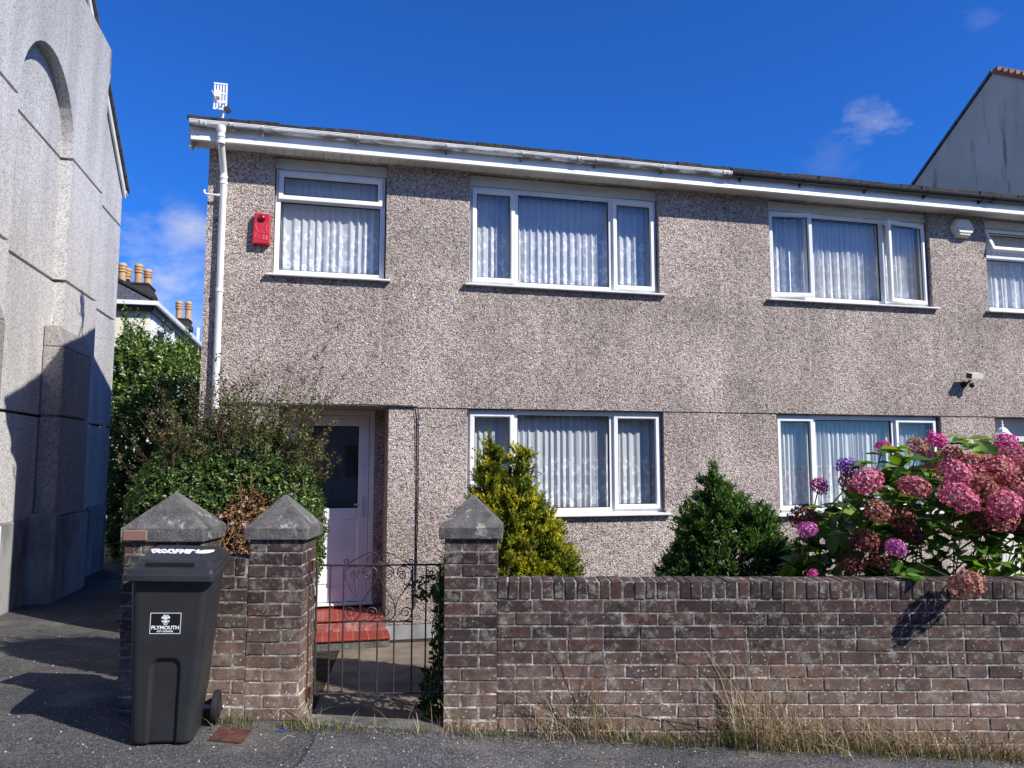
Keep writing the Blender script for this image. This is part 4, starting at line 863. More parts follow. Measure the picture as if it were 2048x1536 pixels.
# ------------------------------------------------------------------ brick piers and garden walls
CO = .0785; JB = .0105; BL = .2235
def brick(mb, x0, x1, y0, y1, z0, z1, r, j=.0025):
    o = [r.uniform(-j, j) for _ in range(8)]
    ex = r.uniform(-.0015, .0015)
    a = .003
    mb.add([(x0+o[0], y0+o[1], z0+ex), (x1+o[2], y0+o[1]+o[3]*.6, z0+ex+o[4]*.4), (x1+o[2], y1, z0), (x0+o[0], y1, z0), (x0+o[5], y0+o[1]+o[6]*.5, z1+ex), (x1+o[7], y0+o[1]+o[3]*.6, z1+ex+o[4]*.4), (x1+o[7], y1, z1), (x0+o[5], y1, z1)],
           [(0,3,2,1),(4,5,6,7),(0,1,5,4),(1,2,6,5),(2,3,7,6),(3,0,4,7)])
def pier(label, x0, x1, y0, y1, ztop, seed, capo=.033, apex=1.455, zg=0, cap_base=.072, group=None, zcap=None):
    r = random.Random(seed); root = thing('brick_pier', label, 'gate pier', ((x0+x1)/2, (y0+y1)/2, zg), 'F', 'brick gate piers with pyramid caps')
    mb = MB(); n = int((ztop-zg+.25)/CO)+1
    for k in range(n):
        z1 = ztop-k*CO; z0 = z1-CO+JB
        odd = k % 2; w = .105
        # front run
        x = x0; first = BL-JB if odd else w
        segs = []
        l = first
        while x < x1-.03:
            xe = min(x+l, x1)
            if x1-xe < .06: xe = x1
            segs.append((x, xe)); x = xe+JB; l = BL-JB
        for a_, b_ in segs: brick(mb, a_, b_, y0, y0+w, z0, z1, r)
        for xx0, xx1 in ((x1-w, x1), (x0, x0+w)):
            y = y0+w+JB
            seg = [(y, y+(.105 if odd else .2235-JB)), (y+(.105 if odd else .2235-JB)+JB, y1)]
            for a_, b_ in seg:
                if b_-a_ > .02: brick(mb, xx0, xx1, a_, b_, z0, z1, r)
        brick(mb, x0+w+JB, x1-w-JB, y1-w, y1, z0, z1, r)
    mb.build('brickwork', M['brick'], root, bevel=.004, seg=2)
    g = MB(); g.box(x0+.0035, x1-.0035, y0+.0035, y1-.0035, zg-.3, ztop+.001); g.build('mortar', M['mortar'], root)
    g = MB(); a, b, c, d = x0-capo, x1+capo, y0-.02, y1+capo; zt = ztop+.004; zu = zt+cap_base; cx, cy = (a+b)/2, (c+d)/2
    s = .012
    g.add([(a, c, zt), (b, c, zt), (b, d, zt), (a, d, zt), (a, c, zu), (b, c, zu), (b, d, zu), (a, d, zu), (cx-s, cy-s, apex), (cx+s, cy-s, apex), (cx+s, cy+s, apex), (cx-s, cy+s, apex)],
          [(0,3,2,1), (0,1,5,4), (1,2,6,5), (2,3,7,6), (3,0,4,7), (4,5,9,8), (5,6,10,9), (6,7,11,10), (7,4,8,11), (8,9,10,11)])
    g.build('pier_cap', M['conc'], root, bevel=.007, seg=2)
    return root
YF = 4.9
pier('brick gate pier joined to the long garden wall, right of the iron gate', -.424, -.091, YF, YF+.345, 1.168, 5, zg=.02, apex=1.44)
pier('brick gate pier with rusty hinges, left of the iron gate', -1.647, -1.311, YF, YF+.345, 1.163, 6, zg=.07, apex=1.44)
p1 = pier('wide brick pier behind the wheelie bin with a patched corner on its cap', -2.432, -1.95, YF, YF+.345, 1.150, 8, capo=.02, zg=.1, apex=1.455, cap_base=.085)
g = MB(); g.box(-2.436, -2.28, YF-.026, YF+.08, 1.160, 1.232); g.build('patch_brick', MAT('patch_brick', .9, lin((138, 106, 90))), p1, bevel=.008)
def garden_wall(label, x0, x1, ztop, zg, seed, cop=True):
    r = random.Random(seed); root = thing('garden_wall', label, 'wall', ((x0+x1)/2, YF+.1, zg), 'F'); T = .225
    mb = MB(); zc = ztop-.106
    x = x0
    while x < x1-.02:     # bricks on edge along the top
        w = .0615+r.uniform(-.003, .003); j = r.uniform(-.003, .003)
        dz = r.uniform(-.003, .003)
        brick(mb, x, min(x+w, x1), YF+j-.001, YF+T+j, zc+.002, ztop+dz, r, .003); x += w+.0105
    mb.build('coping', M['brick'], root, bevel=.0045, seg=2)
    mb = MB(); k = 0; z1 = zc-.011
    while z1 > zg-.3:
        z0 = z1-CO+JB; x = x0-(BL*.5 if k % 2 else 0)+r.uniform(-.008, .008)
        while x < x1-.01:
            l = BL-JB+r.uniform(-.003, .003)
            if r.random() < .02: l = .1
            a_, b_ = max(x, x0), min(x+l, x1)
            if b_-a_ > .02: brick(mb, a_, b_, YF, YF+.1, z0, z1, r, .0024)
            x += l+JB+r.uniform(-.001, .001)
        z1 -= CO; k += 1
    mb.build('brickwork', M['brick'], root, bevel=.0035, seg=2)
    g = MB(); g.box(x0+.0, x1, YF+.0035, YF+T-.005, zg-.5, ztop-.004); g.build('mortar', M['mortar'], root)
    return root
garden_wall('long brown brick garden wall with a brick-on-edge top under the hydrangea', -.0905, 5.2, .911, -.15, 21)
garden_wall('short low brick wall between the two left piers, behind the wheelie bin', -1.9495, -1.6475, 1.053, .08, 22)

# gateway sill stone
g = MB(); g.add([(-1.32, 4.86, -.3), (-.43, 4.84, -.3), (-.42, 5.04, -.3), (-1.31, 5.05, -.3), (-1.32, 4.86, .072), (-.43, 4.84, .035), (-.42, 5.02, .038), (-1.31, 5.04, .078)], [(0,3,2,1),(4,5,6,7),(0,1,5,4),(1,2,6,5),(2,3,7,6),(3,0,4,7)])
g.build('threshold_stone', M['conc'], base=(-.87, 4.93, 0), bevel=.012, seg=2, label='worn stone threshold lying between the gate piers', cat='stone')

# ------------------------------------------------------------------ wrought iron gate
gt = thing('iron_gate', 'low wrought iron gate with heart scrolls between the brick piers', 'gate', (-1.28, 5.07, .18))
GYY = 5.07
def gp(px, py): return (-1.29+(px-627)*.829/255., GYY, .99-(py-1130)*.806/258.)
def flatbar(mb, a, b, w=.005): mb.tube([a, b], w, 6)
g = MB()
for x in (636, 881): flatbar(g, gp(x, 1130), gp(x, 1388), .0075)
flatbar(g, gp(632, 1130.5), gp(884, 1129), .0075); flatbar(g, gp(632, 1388), gp(884, 1386), .0065); flatbar(g, gp(690, 1244), gp(828, 1244), .0055); g.build('frame', M['iron'], gt)
for x, a, b in ((663, 1130, 1388), (690, 1130, 1388), (826, 1130, 1388), (853, 1130, 1388), (723, 1244, 1388), (758, 1244, 1388), (791, 1244, 1388)):
    g = MB(); flatbar(g, gp(x, a), gp(x, b), .0055); g.build('upright', M['iron'], gt)
def spiral(cx, cy, r0, a0, turns, sgn):
    n = 26; return [(cx+(r0*(1-.82*k/n))*math.cos(a0+sgn*2*math.pi*turns*k/n), cy+(r0*(1-.82*k/n))*math.sin(a0+sgn*2*math.pi*turns*k/n)) for k in range(n+1)]
def smooth_path(pts, it=3):
    for _ in range(it):
        q = [pts[0]]
        for a_, b_ in zip(pts[:-1], pts[1:]): q += [(a_[0]*.75+b_[0]*.25, a_[1]*.75+b_[1]*.25), (a_[0]*.25+b_[0]*.75, a_[1]*.25+b_[1]*.75)]
        pts = q+[pts[-1]]
    return pts
def scroll(mirror=None, pts=None):
    P_ = [((2*mirror-x) if mirror else x, y) for x, y in pts]
    g = MB(); g.tube([gp(*q) for q in P_], .0038, 5); g.build('scroll', M['iron'], gt)
for hc in (723.5, 792.5):
    top = spiral(hc-12.5, 1151, 9.5, math.radians(-20), 1.5, -1)[::-1]      # centre outwards, ends on the right
    # outer sweep: over the top left, down to the point
    mid_ = smooth_path([(hc-3.6, 1147.6), (hc-5, 1135), (hc-20, 1131), (hc-33, 1141), (hc-30, 1162), (hc-16, 1185), (hc-3, 1203), (hc, 1220), (hc-2, 1236), (hc-14, 1243), (hc-29, 1241), (hc-33, 1226)])
    bot = spiral(hc-21, 1226, 12, math.radians(180), 1.4, 1)
    pts = top+mid_+bot
    scroll(None, pts); scroll(hc, pts)
cr_ = spiral(695, 1122, 6, math.radians(60), 1.3, 1)[::-1]+smooth_path([(698, 1127), (706, 1122), (724, 1112), (742, 1103), (754, 1106), (760, 1118), (757, 1126)])+spiral(745, 1118, 11, math.radians(30), 1.3, 1)
scroll(None, cr_); scroll(758.5, cr_)
g = MB()
for z in (.985, .19):
    g.box(-1.318, -1.296, GYY-.022, GYY+.022, z-.03, z+.03); g.tube([(-1.285, GYY, z-.035), (-1.285, GYY, z+.035)], .011, 8); g.box(-1.30, -1.262, GYY-.006, GYY+.006, z-.008, z+.008)
g.box(-1.312, -1.306, GYY-.008, GYY+.008, .2, 1.04)
g.build('hinge', M['rust'], gt)

# ------------------------------------------------------------------ wheelie bin
BR = Matrix.Translation((-1.972, 4.60, .10)) @ Matrix.Rotation(R(2.3), 4, 'Y') @ Matrix.Rotation(R(11), 4, 'Z') @ Matrix.Diagonal((.98, .98, .962, 1))
bn_ = thing('wheelie_bin', 'dark grey wheelie bin for garden waste standing in front of the left pier', 'wheelie bin', (-1.972, 4.60, .10))
def body_ring(t, n=96):
    hw = .166+(.212-.166)*t; yf = -.20-(.29-.20)*t; yb = .16+(.20-.16)*t; r = .045
    # rounded rectangle, counter-clockwise from front left
    cs = [(-hw+r, yf+r, math.pi, 1.5*math.pi), (hw-r, yf+r, 1.5*math.pi, 2*math.pi), (hw-r, yb-r, 0, .5*math.pi), (-hw+r, yb-r, .5*math.pi, math.pi)]
    pts = []
    for k, (cx, cy, a0, a1) in enumerate(cs):
        for i in range(7): a = a0+(a1-a0)*i/6; pts.append((cx+r*math.cos(a), cy+r*math.sin(a)))
        nx_ = cs[(k+1) % 4]; e = (nx_[0]+r*math.cos(nx_[2]), nx_[1]+r*math.sin(nx_[2])); s0 = pts[-1]; m_ = 40 if k == 0 else 10
        for i in range(1, m_): pts.append((s0[0]+(e[0]-s0[0])*i/m_, s0[1]+(e[1]-s0[1])*i/m_))
    return pts, yf, yb, hw
NV = 90; HB = .955
vs = []; 
for j in range(NV+1):
    t = j/NV; z = .012+t*HB
    pts, yf, yb, hw = body_ring(t)
    for x, y in pts:
        # arched recess low on the front, wheel notch at the back
        if y < yf+.004:
            ex = abs(x-.0)/.082; zt = .50
            inside = 0.0
            dd_ = (.082-abs(x))/.016
            if z > zt-.05: dd_ = (.05-math.hypot(max(abs(x)-.032, 0), z-(zt-.05)))/.016
            inside = max(0, min(1, dd_)); y += .017*inside*inside*(3-2*inside)
        if y > 0 and z < .24: y -= (1-(z/.24)**2)*.10*max(0, min(1, (y-.0)/.15))
        if j == 0: x *= .96; y *= .97
        vs.append((x, y, z))
npp = len(pts); fs = [(j*npp+i, j*npp+(i+1) % npp, (j+1)*npp+(i+1) % npp, (j+1)*npp+i) for j in range(NV) for i in range(npp)]
fs += [tuple(range(npp-1, -1, -1)), tuple(NV*npp+i for i in range(npp))]
g = MB(); g.add(vs, fs); bo = g.build('body', M['bin'], bn_, xf=BR, smooth=True)
md = bo.modifiers.new('e', 'EDGE_SPLIT'); md.split_angle = R(60)
def rrect(hw, yf, yb, r, z, tilt, n=6):
    out = []
    for cx, cy, a0 in ((-hw+r, yf+r, math.pi), (hw-r, yf+r, 1.5*math.pi), (hw-r, yb-r, 0), (-hw+r, yb-r, .5*math.pi)):
        for i in range(n+1): a = a0+.5*math.pi*i/n; x, y = cx+r*math.cos(a), cy+r*math.sin(a); out.append((x, y, z+tilt*(y+.33)))
    return out
g = MB(); til = .085
rings = [rrect(.243, -.335, .225, .03, .945, til), rrect(.245, -.337, .227, .032, .948, til), rrect(.245, -.337, .227, .032, .978, til), rrect(.240, -.331, .223, .03, .983, til), rrect(.236, -.322, .22, .03, .985, til), rrect(.233, -.318, .218, .03, 1.005, til), rrect(.226, -.31, .212, .03, 1.010, til),
         rrect(.212, -.272, .202, .03, 1.012, til), rrect(.19, -.235, .185, .025, 1.042, til), rrect(.186, -.228, .18, .025, 1.044, til)]
n = len(rings[0]); g.add([q for r_ in rings for q in r_], [(j*n+i, j*n+(i+1) % n, (j+1)*n+(i+1) % n, (j+1)*n+i) for j in range(len(rings)-1) for i in range(n)]+[tuple(range(n-1, -1, -1)), tuple((len(rings)-1)*n+i for i in range(n))])
lo_ = g.build('lid', M['bin'], bn_, xf=BR, smooth=True); md = lo_.modifiers.new('e', 'EDGE_SPLIT'); md.split_angle = R(24)
def lidm(x, y, dz=0.0): return Vector((x, y, 1.044+til*(y+.33)+dz))
g = MB(); g.box(-.14, .115, -.272, -.226, 1.016, 1.040); g.build('lid_slot', M['sticker'], bn_, xf=BR)
g = MB()
for sx in (-1, 1): g.box(sx*.205-.006, sx*.205+.006, -.18, .15, 1.018, 1.05)
g.build('lid_rib', M['bin'], bn_, xf=BR, bevel=.003)
g = MB(); g.tube([(-.2, .20, 1.03), (-.2, .245, 1.045), (.2, .245, 1.045), (.2, .20, 1.03)], .014, 8); g.box(-.21, .21, .19, .222, .93, .985); g.build('handle', M['bin'], bn_, xf=BR)
g = MB(); g.box(-.216, .216, -.296, .205, .93, .96); g.build('rim', M['bin'], bn_, xf=BR, bevel=.006)
g = MB(); g.tube([(-.235, .165, .10), (.235, .165, .10)], .011, 8); g.build('axle', M['galv'], bn_, xf=BR)
for sx in (-1, 1):
    g = MB(); g.lathe((sx*.225-.022, .165, .10), [(.06, .0), (.085, .002), (.099, .008), (.101, .022), (.099, .036), (.085, .042), (.06, .044)], 28, (1, 0, 0)); wh = g.build('wheel', M['rubber'], bn_, xf=BR, smooth=True)
    md = wh.modifiers.new('e', 'EDGE_SPLIT'); md.split_angle = R(35)
    g = MB(); g.lathe((sx*.225+.012, .165, .10), [(.055, .0), (.055, .014), (.03, .017), (.018, .022), (.016, .03)], 20, (1, 0, 0)); g.build('hub', M['bin'], wh, xf=BR)
    g = MB(); g.lathe((sx*.225+.042, .165, .10), [(.011, 0), (.009, .004)], 10, (1, 0, 0)); g.build('axle_cap', M['galv'], wh, xf=BR)
# front sticker: frame of reference on the sloping front face
z0_, z1_ = .012, .012+HB; slope = math.atan2(-.09, HB)
FM = BR @ Matrix.Translation((-.012, -.2-.09*(.70-.012)/HB-.0012, .70)) @ Matrix.Rotation(R(90)+math.atan2(.09, HB), 4, 'X') @ Matrix.Diagonal((1.2, 1.2, 1, 1))
g = MB(); g.box(-.068, .068, -.050, .050, -.0002, .0006); g.build('sticker', M['sticker'], bn_, xf=FM)
g = MB()
for a_ in ((-.068, .068, .0475, .050), (-.068, .068, -.050, -.0475), (-.068, -.0655, -.0475, .0475), (.0655, .068, -.0475, .0475)): g.box(a_[0], a_[1], a_[2], a_[3], .0006, .0014)
# crest: plumed head over a small shield between two side scrolls
def disc(cx, cy, rx, ry, n=12): g.prism([(cx+rx*math.cos(2*math.pi*k/n), cy+ry*math.sin(2*math.pi*k/n)) for k in range(n)], 'z', .0006, .0014)
for cx, cy, rx, ry in [(0, .031, .011, .008), (-.012, .027, .007, .006), (.012, .028, .007, .006), (-.006, .037, .006, .004), (.007, .036, .006, .004), (0, .021, .009, .004)]: disc(cx, cy, rx, ry)
g.prism([(-.018, .014), (-.010, .013), (-.012, .004), (-.016, .007)], 'z', .0006, .0014); g.prism([(.018, .014), (.010, .013), (.012, .004), (.016, .007)], 'z', .0006, .0014)
g.prism([(-.008, .014), (.008, .014), (.010, .006), (0, .001), (-.010, .006)], 'z', .0006, .0014); g.prism([(-.011, .001), (0, -.003), (.011, .001), (.009, -.004), (0, -.007), (-.009, -.004)], 'z', .0006, .0014)
g.build('emblem', M['print'], bn_, xf=FM)
text_mesh('PLYMOUTH', .0235, 'lettering', M['print'], FM @ Matrix.Translation((0, -.021, .0012)), bn_, .0008)
text_mesh('CITY COUNCIL', .0105, 'lettering', M['print'], FM @ Matrix.Translation((0, -.0385, .0012)), bn_, .0004)
LM = BR @ Matrix.Translation((0, 0, 1.0455+til*.33)) @ Matrix.Rotation(math.atan(til), 4, 'X')
text_mesh('GARDEN', .068, 'lettering', M['print'], LM @ Matrix.Translation((-.055, .025, .0)), bn_, .0028, .0012)
text_mesh('WASTE', .068, 'lettering', M['print'], LM @ Matrix.Translation((-.066, -.038, .0)), bn_, .0028, .0012)
g = MB(); lp = [(.07, -.04), (.08, .01), (.11, .045), (.165, .055), (.17, .015), (.15, -.03), (.12, -.052), (.085, -.05)]
g.prism(lp, 'z', -.0012, .0012); g.build('leaf_mark', M['print'], bn_, xf=LM)
# iron cover in the tarmac
def gq(x, y, dz): return (x, y, float(gz(x, y))+dz)
g = MB(); q = [(-1.725, 4.73), (-1.53, 4.70), (-1.515, 4.49), (-1.71, 4.515)]; g.add([gq(x, y, .002) for x, y in q]+[gq(x, y, .010) for x, y in q], [(0,3,2,1),(4,5,6,7),(0,1,5,4),(1,2,6,5),(2,3,7,6),(3,0,4,7)])
cv = g.build('access_cover', M['rust'], base=(-1.63, 4.6, .08), label='small rusty square utility cover set in the tarmac', cat='drain cover')
g = MB()
for i in range(1, 12):
    for s_ in (0, 1):
        t_ = i/12.
        A_ = (np.array(q[0])*(1-t_)+np.array(q[1])*t_) if s_ == 0 else (np.array(q[0])*(1-t_)+np.array(q[3])*t_)
        B_ = (np.array(q[3])*(1-t_)+np.array(q[2])*t_) if s_ == 0 else (np.array(q[1])*(1-t_)+np.array(q[2])*t_)
        g.tube([gq(A_[0], A_[1], .011), gq(B_[0], B_[1], .011)], .003, 4)
g.build('tread_pattern', M['rust'], cv)
sp = sheet('paint_mark', [(-1.395, 4.70), (-1.345, 4.705), (-1.33, 4.745), (-1.37, 4.74)], .006, MAT('blue_paint', .8, lin((62, 72, 150))), 4, 4)

# ------------------------------------------------------------------ foliage
def rand_unit(n): return unit(rng.normal(size=(n, 3)))
def shoots(P, D, ln, k, L_, W_, spread=.8, jitter=.25, lj=.3, flat=False):
    """leaves around shoots that start at P and grow along D"""
    n = len(P); D = unit(D); ln = np.broadcast_to(ln, (n,))
    t = (np.arange(k)+.5)/k; pos = P[:, None]+D[:, None]*(ln[:, None]*t)[..., None]
    u = unit(np.cross(D, rand_unit(n))); v = np.cross(D, u)
    az = (np.arange(k)*2.4)[None]+rng.uniform(0, 6.28, (n, 1)) if not flat else (np.arange(k)*np.pi)[None]+rng.normal(0, .15, (n, k))
    out = u[:, None]*np.cos(az)[..., None]+v[:, None]*np.sin(az)[..., None]
    d = unit(out*spread+D[:, None]*(1-spread*.55)+rng.normal(0, jitter, (n, k, 3)))
    nrm = unit(D[:, None]*.9+rng.normal(0, .35, (n, k, 3))-out*.2)
    Lk = L_*rng.uniform(1-lj, 1+lj, (n, k)); 
    return leaf_geo(pos.reshape(-1, 3), d.reshape(-1, 3), nrm.reshape(-1, 3), Lk.ravel(), (Lk*W_).ravel())
def lobes_surface(lobes, n, inner=.25, zmin=None, fr=None):
    """points near the surface of a union of ellipsoids: (centre, radii)"""
    P = []; Nn = []
    w = np.array([r[0]*r[1]+r[1]*r[2]+r[0]*r[2] for c, r in lobes]); w = w/w.sum()
    for (c, r), q in zip(lobes, w):
        m_ = int(n*q*1.5)+4; d = rand_unit(m_); rad = 1-inner*rng.random((m_, 1))**1.4
        p = np.array(c)+d*np.array(r)*rad; nn = unit(d/np.array(r))
        keep = np.ones(m_, bool)
        for c2, r2 in lobes:
            if c2 is c: continue
            keep &= (((p-np.array(c2))/np.array(r2))**2).sum(1) > .72
        if zmin is not None: keep &= p[:, 2] > zmin
        P.append(p[keep]); Nn.append(nn[keep])
    return np.concatenate(P), np.concatenate(Nn)
def trunk(mb, a, b, r0, r1, n=7, wob=.03):
    pts = [Vector(a).lerp(Vector(b), k/n)+Vector((rnd.uniform(-wob, wob), rnd.uniform(-wob, wob), 0))*(1 if 0 < k < n else 0) for k in range(n+1)]
    mb.tube(pts, [r0+(r1-r0)*k/n for k in range(n+1)], 7)

# laurel filling the lane
lc = np.array(h2f(-3.2, 16.6)); LX, LY = lc
lr = thing('laurel_tree', 'tall glossy green laurel filling the lane between the grey gable and the end house', 'tree', (LX, LY, -.3))
lob = []
for x, y, z, a_, b_, c_2 in [(-2.35, 13.0, 1.0, .80, .8, 1.4), (-2.6, 13.0, 2.3, .60, .7, .95), (-2.2, 12.8, 2.3, .6, .7, .9), (-1.9, 12.9, 2.0, .5, .7, 1.0), (-2.95, 13.0, 3.05, .26, .4, .55), (-2.6, 12.9, 3.0, .3, .4, .45), (-2.3, 13.0, 2.95, .3, .4, .5), (-2.05, 12.9, 2.7, .26, .4, .45), (-2.85, 13.0, 1.4, .36, .7, 1.3)]:
    q_ = 1.28; X, Y = h2f(x*q_, y*q_); lob.append(((X, Y, 1.66+(z-1.66)*q_), (a_*q_, b_*q_, c_2*q_)))
P, Nn = lobes_surface(lob, 9500, .4, -.3)
v1, f1 = shoots(P, Nn+np.array([0, 0, .75]), rng.uniform(.12, .26, len(P)), 8, .092, .44, .8)
tp = []; 
for x, y, z in [(-3.05, 13.0, 3.55), (-3.0, 12.9, 3.6), (-2.85, 13, 3.35), (-2.62, 12.9, 3.3), (-2.5, 13., 3.4), (-2.3, 13.0, 3.35), (-2.25, 12.9, 3.3), (-2.1, 13.0, 3.1), (-2.7, 13.0, 3.2), (-2.0, 12.9, 2.9), (-3.1, 13., 3.2), (-2.9, 12.9, 3.5)]:
    X, Y = h2f(x*1.28, y*1.28); z = 1.66+(z-1.66)*1.28
    for _ in range(4): tp.append((X+rng.normal(0, .05), Y+rng.normal(0, .05), z+rng.uniform(-.15, .05)))
tp = np.array(tp); v2, f2_ = shoots(tp, np.tile([0, 0, 1.], (len(tp), 1))+rng.normal(0, .12, (len(tp), 3)), rng.uniform(.35, .7, len(tp)), 20, .085, .44, .8)
npmesh('crown', np.concatenate([v1, v2]), np.concatenate([f1, f2_+len(v1)]), M['laurel'], lr)
g = MB()
for _ in range(7):
    X, Y = h2f(-3.2+rnd.uniform(-.6, .6), 16.6+rnd.uniform(-.2, .3)); trunk(g, (LX+rnd.uniform(-.2, .2), LY, -.4), (X, Y, 2.6+rnd.uniform(0, .7)), .05, .012)
g.build('trunk', M['bark'], lr)

# abelia beside the door: clipped below, wild whippy twigs above
AX, AY = -2.30, 6.35
ab = thing('flowering_shrub', 'big round shrub by the front door with wild twigs above and a dead brown patch', 'shrub', (AX, AY, 0))
lob = [((AX-.04, AY, .98), (.70, .58, .84)), ((AX+.36, AY-.02, 1.05), (.34, .45, .60)), ((AX+.05, AY+.05, 1.42), (.54, .45, .44)), ((AX-.3, AY, 1.2), (.42, .5, .58)), ((AX-.1, AY, .45), (.6, .55, .6))]
P, Nn = lobes_surface(lob, 20000, .2, -.02)
dc = np.array([-2.0, 5.86, 1.0]); dd2 = ((P-dc)/np.array([.30, .45, .48]))**2; isd = (dd2.sum(1)+rng.normal(0, .18, len(P))) < 1
v1, f1 = shoots(P[~isd], Nn[~isd]+rng.normal(0, .35, (int((~isd).sum()), 3)), .09, 8, .034, .52, .9); npmesh('crown', v1, f1, M['abelia'], ab)
Pd = P[isd]+(-Nn[isd])*.04; v1, f1 = shoots(Pd, Nn[isd]+rng.normal(0, .5, (len(Pd), 3)), .08, 6, .03, .5, .9); npmesh('dead_patch', v1, f1, M['dead'], ab)
g = MB()
for i in range(240):
    p = np.array([-2.0, 5.9, .95])+rng.normal(0, 1, 3)*np.array([.17, .08, .26]); d = unit(rng.normal(size=3)+np.array([0, -.3, .8])); q = p+d*rng.uniform(.06, .16)
    g.tube([tuple(p), tuple(q)], [.0028, .0015], 4, False)
g.build('dead_twigs', MAT('dry_twig', .9, lin((150, 112, 80))), ab, kind='stuff')
# wild whips
g = MB(); WP = []; WD = []
whips = []
for i in range(300):
    a = np.clip(rng.normal(.08, .45), -.8, .8); base = np.array([AX+a*.55, AY+rng.normal(0, .2), 1.5+rng.uniform(-.25, .15)-.25*a*a])
    ln = rng.uniform(.3, .85)*(1-.2*abs(a)); d = unit(np.array([a*.75+rng.normal(0, .3), rng.normal(-.05, .25), 1.15])); whips.append((base, d, ln))
for (px_, py_, Y_) in [(690, 705, 6.3), (686, 716, 6.3), (600, 700, 6.4), (500, 705, 6.4), (535, 700, 6.4), (430, 770, 6.4), (400, 740, 6.5), (672, 722, 6.4), (520, 720, 6.3), (560, 745, 6.2), (470, 735, 6.3), (345, 690, 6.9), (640, 800, 6.0), (655, 855, 6.0), (640, 880, 5.95), (610, 770, 6.2), (585, 700, 6.5)]:
    u_ = 768-py_; f_ = 1538*math.cos(R(5.718))-u_*math.sin(R(5.718)); tip = np.array([(px_-1024)/f_*Y_, Y_, 1.66+(u_*math.cos(R(5.718))+1538*math.sin(R(5.718)))/f_*Y_])
    base = np.array([AX+(tip[0]-AX)*.35, AY, 1.35]); dv_ = tip-base; whips.append((base, dv_/np.linalg.norm(dv_), np.linalg.norm(dv_)))
for base, d, ln in whips:
    n = 7; bend = rng.normal(0, .12, 3); pts = [base+d*ln*(k/n)+bend*(k/n)**2*ln for k in range(n+1)]
    g.tube([tuple(p) for p in pts], [.0042*(1-.65*k/n) for k in range(n+1)], 4, False)
    for k in range(2, n+1):
        for _ in range(2): WP.append(pts[k]-d*ln/n*rng.uniform(0, 1)); WD.append(unit(d+rng.normal(0, .55, 3)))
g.build('stem', MAT('reddish_twig', .8, lin((88, 58, 46))), ab)
WP = np.array(WP); WD = np.array(WD); v1, f1 = shoots(WP, WD, .075, 6, .030, .5, .85); npmesh('young_leaves', v1, f1, M['abred'], ab)
bp, bnn = lobes_surface(lob[:3], 260, .03, 1.15); v1, f1 = shoots(bp+bnn*.03, bnn, .02, 5, .017, .6, .9); npmesh('blossom', v1, f1, M['blossom'], ab)

# conifers
def conifer(name, label, lobes, n, mat, base, size=.016, tall=(0, 0, .9), k=9):
    root = thing(name, label, 'conifer', base); P, Nn = lobes_surface(lobes, n, .3, base[2]+.02)
    # cluster sprays: pull points towards random tuft centres to make light and dark clumps
    tc_, tn = lobes_surface(lobes, int(n/22), .12, base[2]+.02)
    idx = np.empty(len(P), int)
    for s in range(0, len(P), 2000):
        idx[s:s+2000] = ((P[s:s+2000, None]-tc_[None])**2).sum(-1).argmin(1)
    c = tc_[idx]; P = P+(c-P)*.50+tn[idx]*rng.uniform(-.12, .05, (len(P), 1)); D = tn[idx]*.7+np.array(tall)+rng.normal(0, .3, (len(P), 3))
    v1, f1 = shoots(P, D, rng.uniform(.05, .1, len(P)), k, size, .42, .5, .2, .3, True)
    npmesh('crown', v1, f1, mat, root)
    g = MB(); zt = max(c_[2]+r_[2]*.4 for c_, r_ in lobes); trunk(g, base, (base[0]+.02, base[1], zt), .05, .015)
    for _ in range(24):
        h_ = base[2]+rnd.uniform(.15, .8)*(zt-base[2]); a_ = rnd.uniform(0, 6.28); l_ = rnd.uniform(.15, .3); trunk(g, (base[0], base[1], h_), (base[0]+l_*math.cos(a_), base[1]+l_*math.sin(a_), h_+.15), .012, .004, 3)
    g.build('trunk', M['bark'], root); return root
GX, GY = -.03, 6.15
conifer('golden_conifer', 'golden yellow dwarf conifer with two pointed tops in front of the lower left window',
        [((GX-.14, GY, 1.50), (.075, .08, .30)), ((GX-.17, GY, 1.36), (.10, .12, .24)), ((GX+.10, GY, 1.48), (.05, .07, .28)), ((GX+.02, GY, 1.12), (.26, .26, .36)), ((GX-.20, GY, .95), (.22, .25, .36)), ((GX+.18, GY, .95), (.22, .25, .36)), ((GX+.0, GY, .55), (.38, .34, .5)),
         ((GX+.30, GY-.05, .68), (.23, .25, .38)), ((GX-.05, GY-.05, .8), (.32, .3, .42)), ((GX-.25, GY-.05, .6), (.25, .26, .42)), ((GX+.22, GY, .42), (.3, .3, .42))], 26000, M['gold'], (GX, GY, -.12), .028)
KX, KY = 1.86, 6.7
conifer('green_conifer', 'dark green bushy conifer with a leaning tip between the two lower windows',
        [((KX-.12, KY, 1.42), (.07, .08, .15)), ((KX-.06, KY, 1.22), (.17, .17, .2)), ((KX-.1, KY, 1.02), (.30, .3, .32)), ((KX+.16, KY, 1.0), (.24, .28, .28)), ((KX, KY, .72), (.48, .4, .42)), ((KX-.2, KY, .5), (.42, .36, .45)), ((KX+.25, KY, .55), (.42, .38, .45)), ((KX, KY, .3), (.58, .45, .5))],
        17000, M['green'], (KX, KY, -.15), .032, (0, 0, .55))

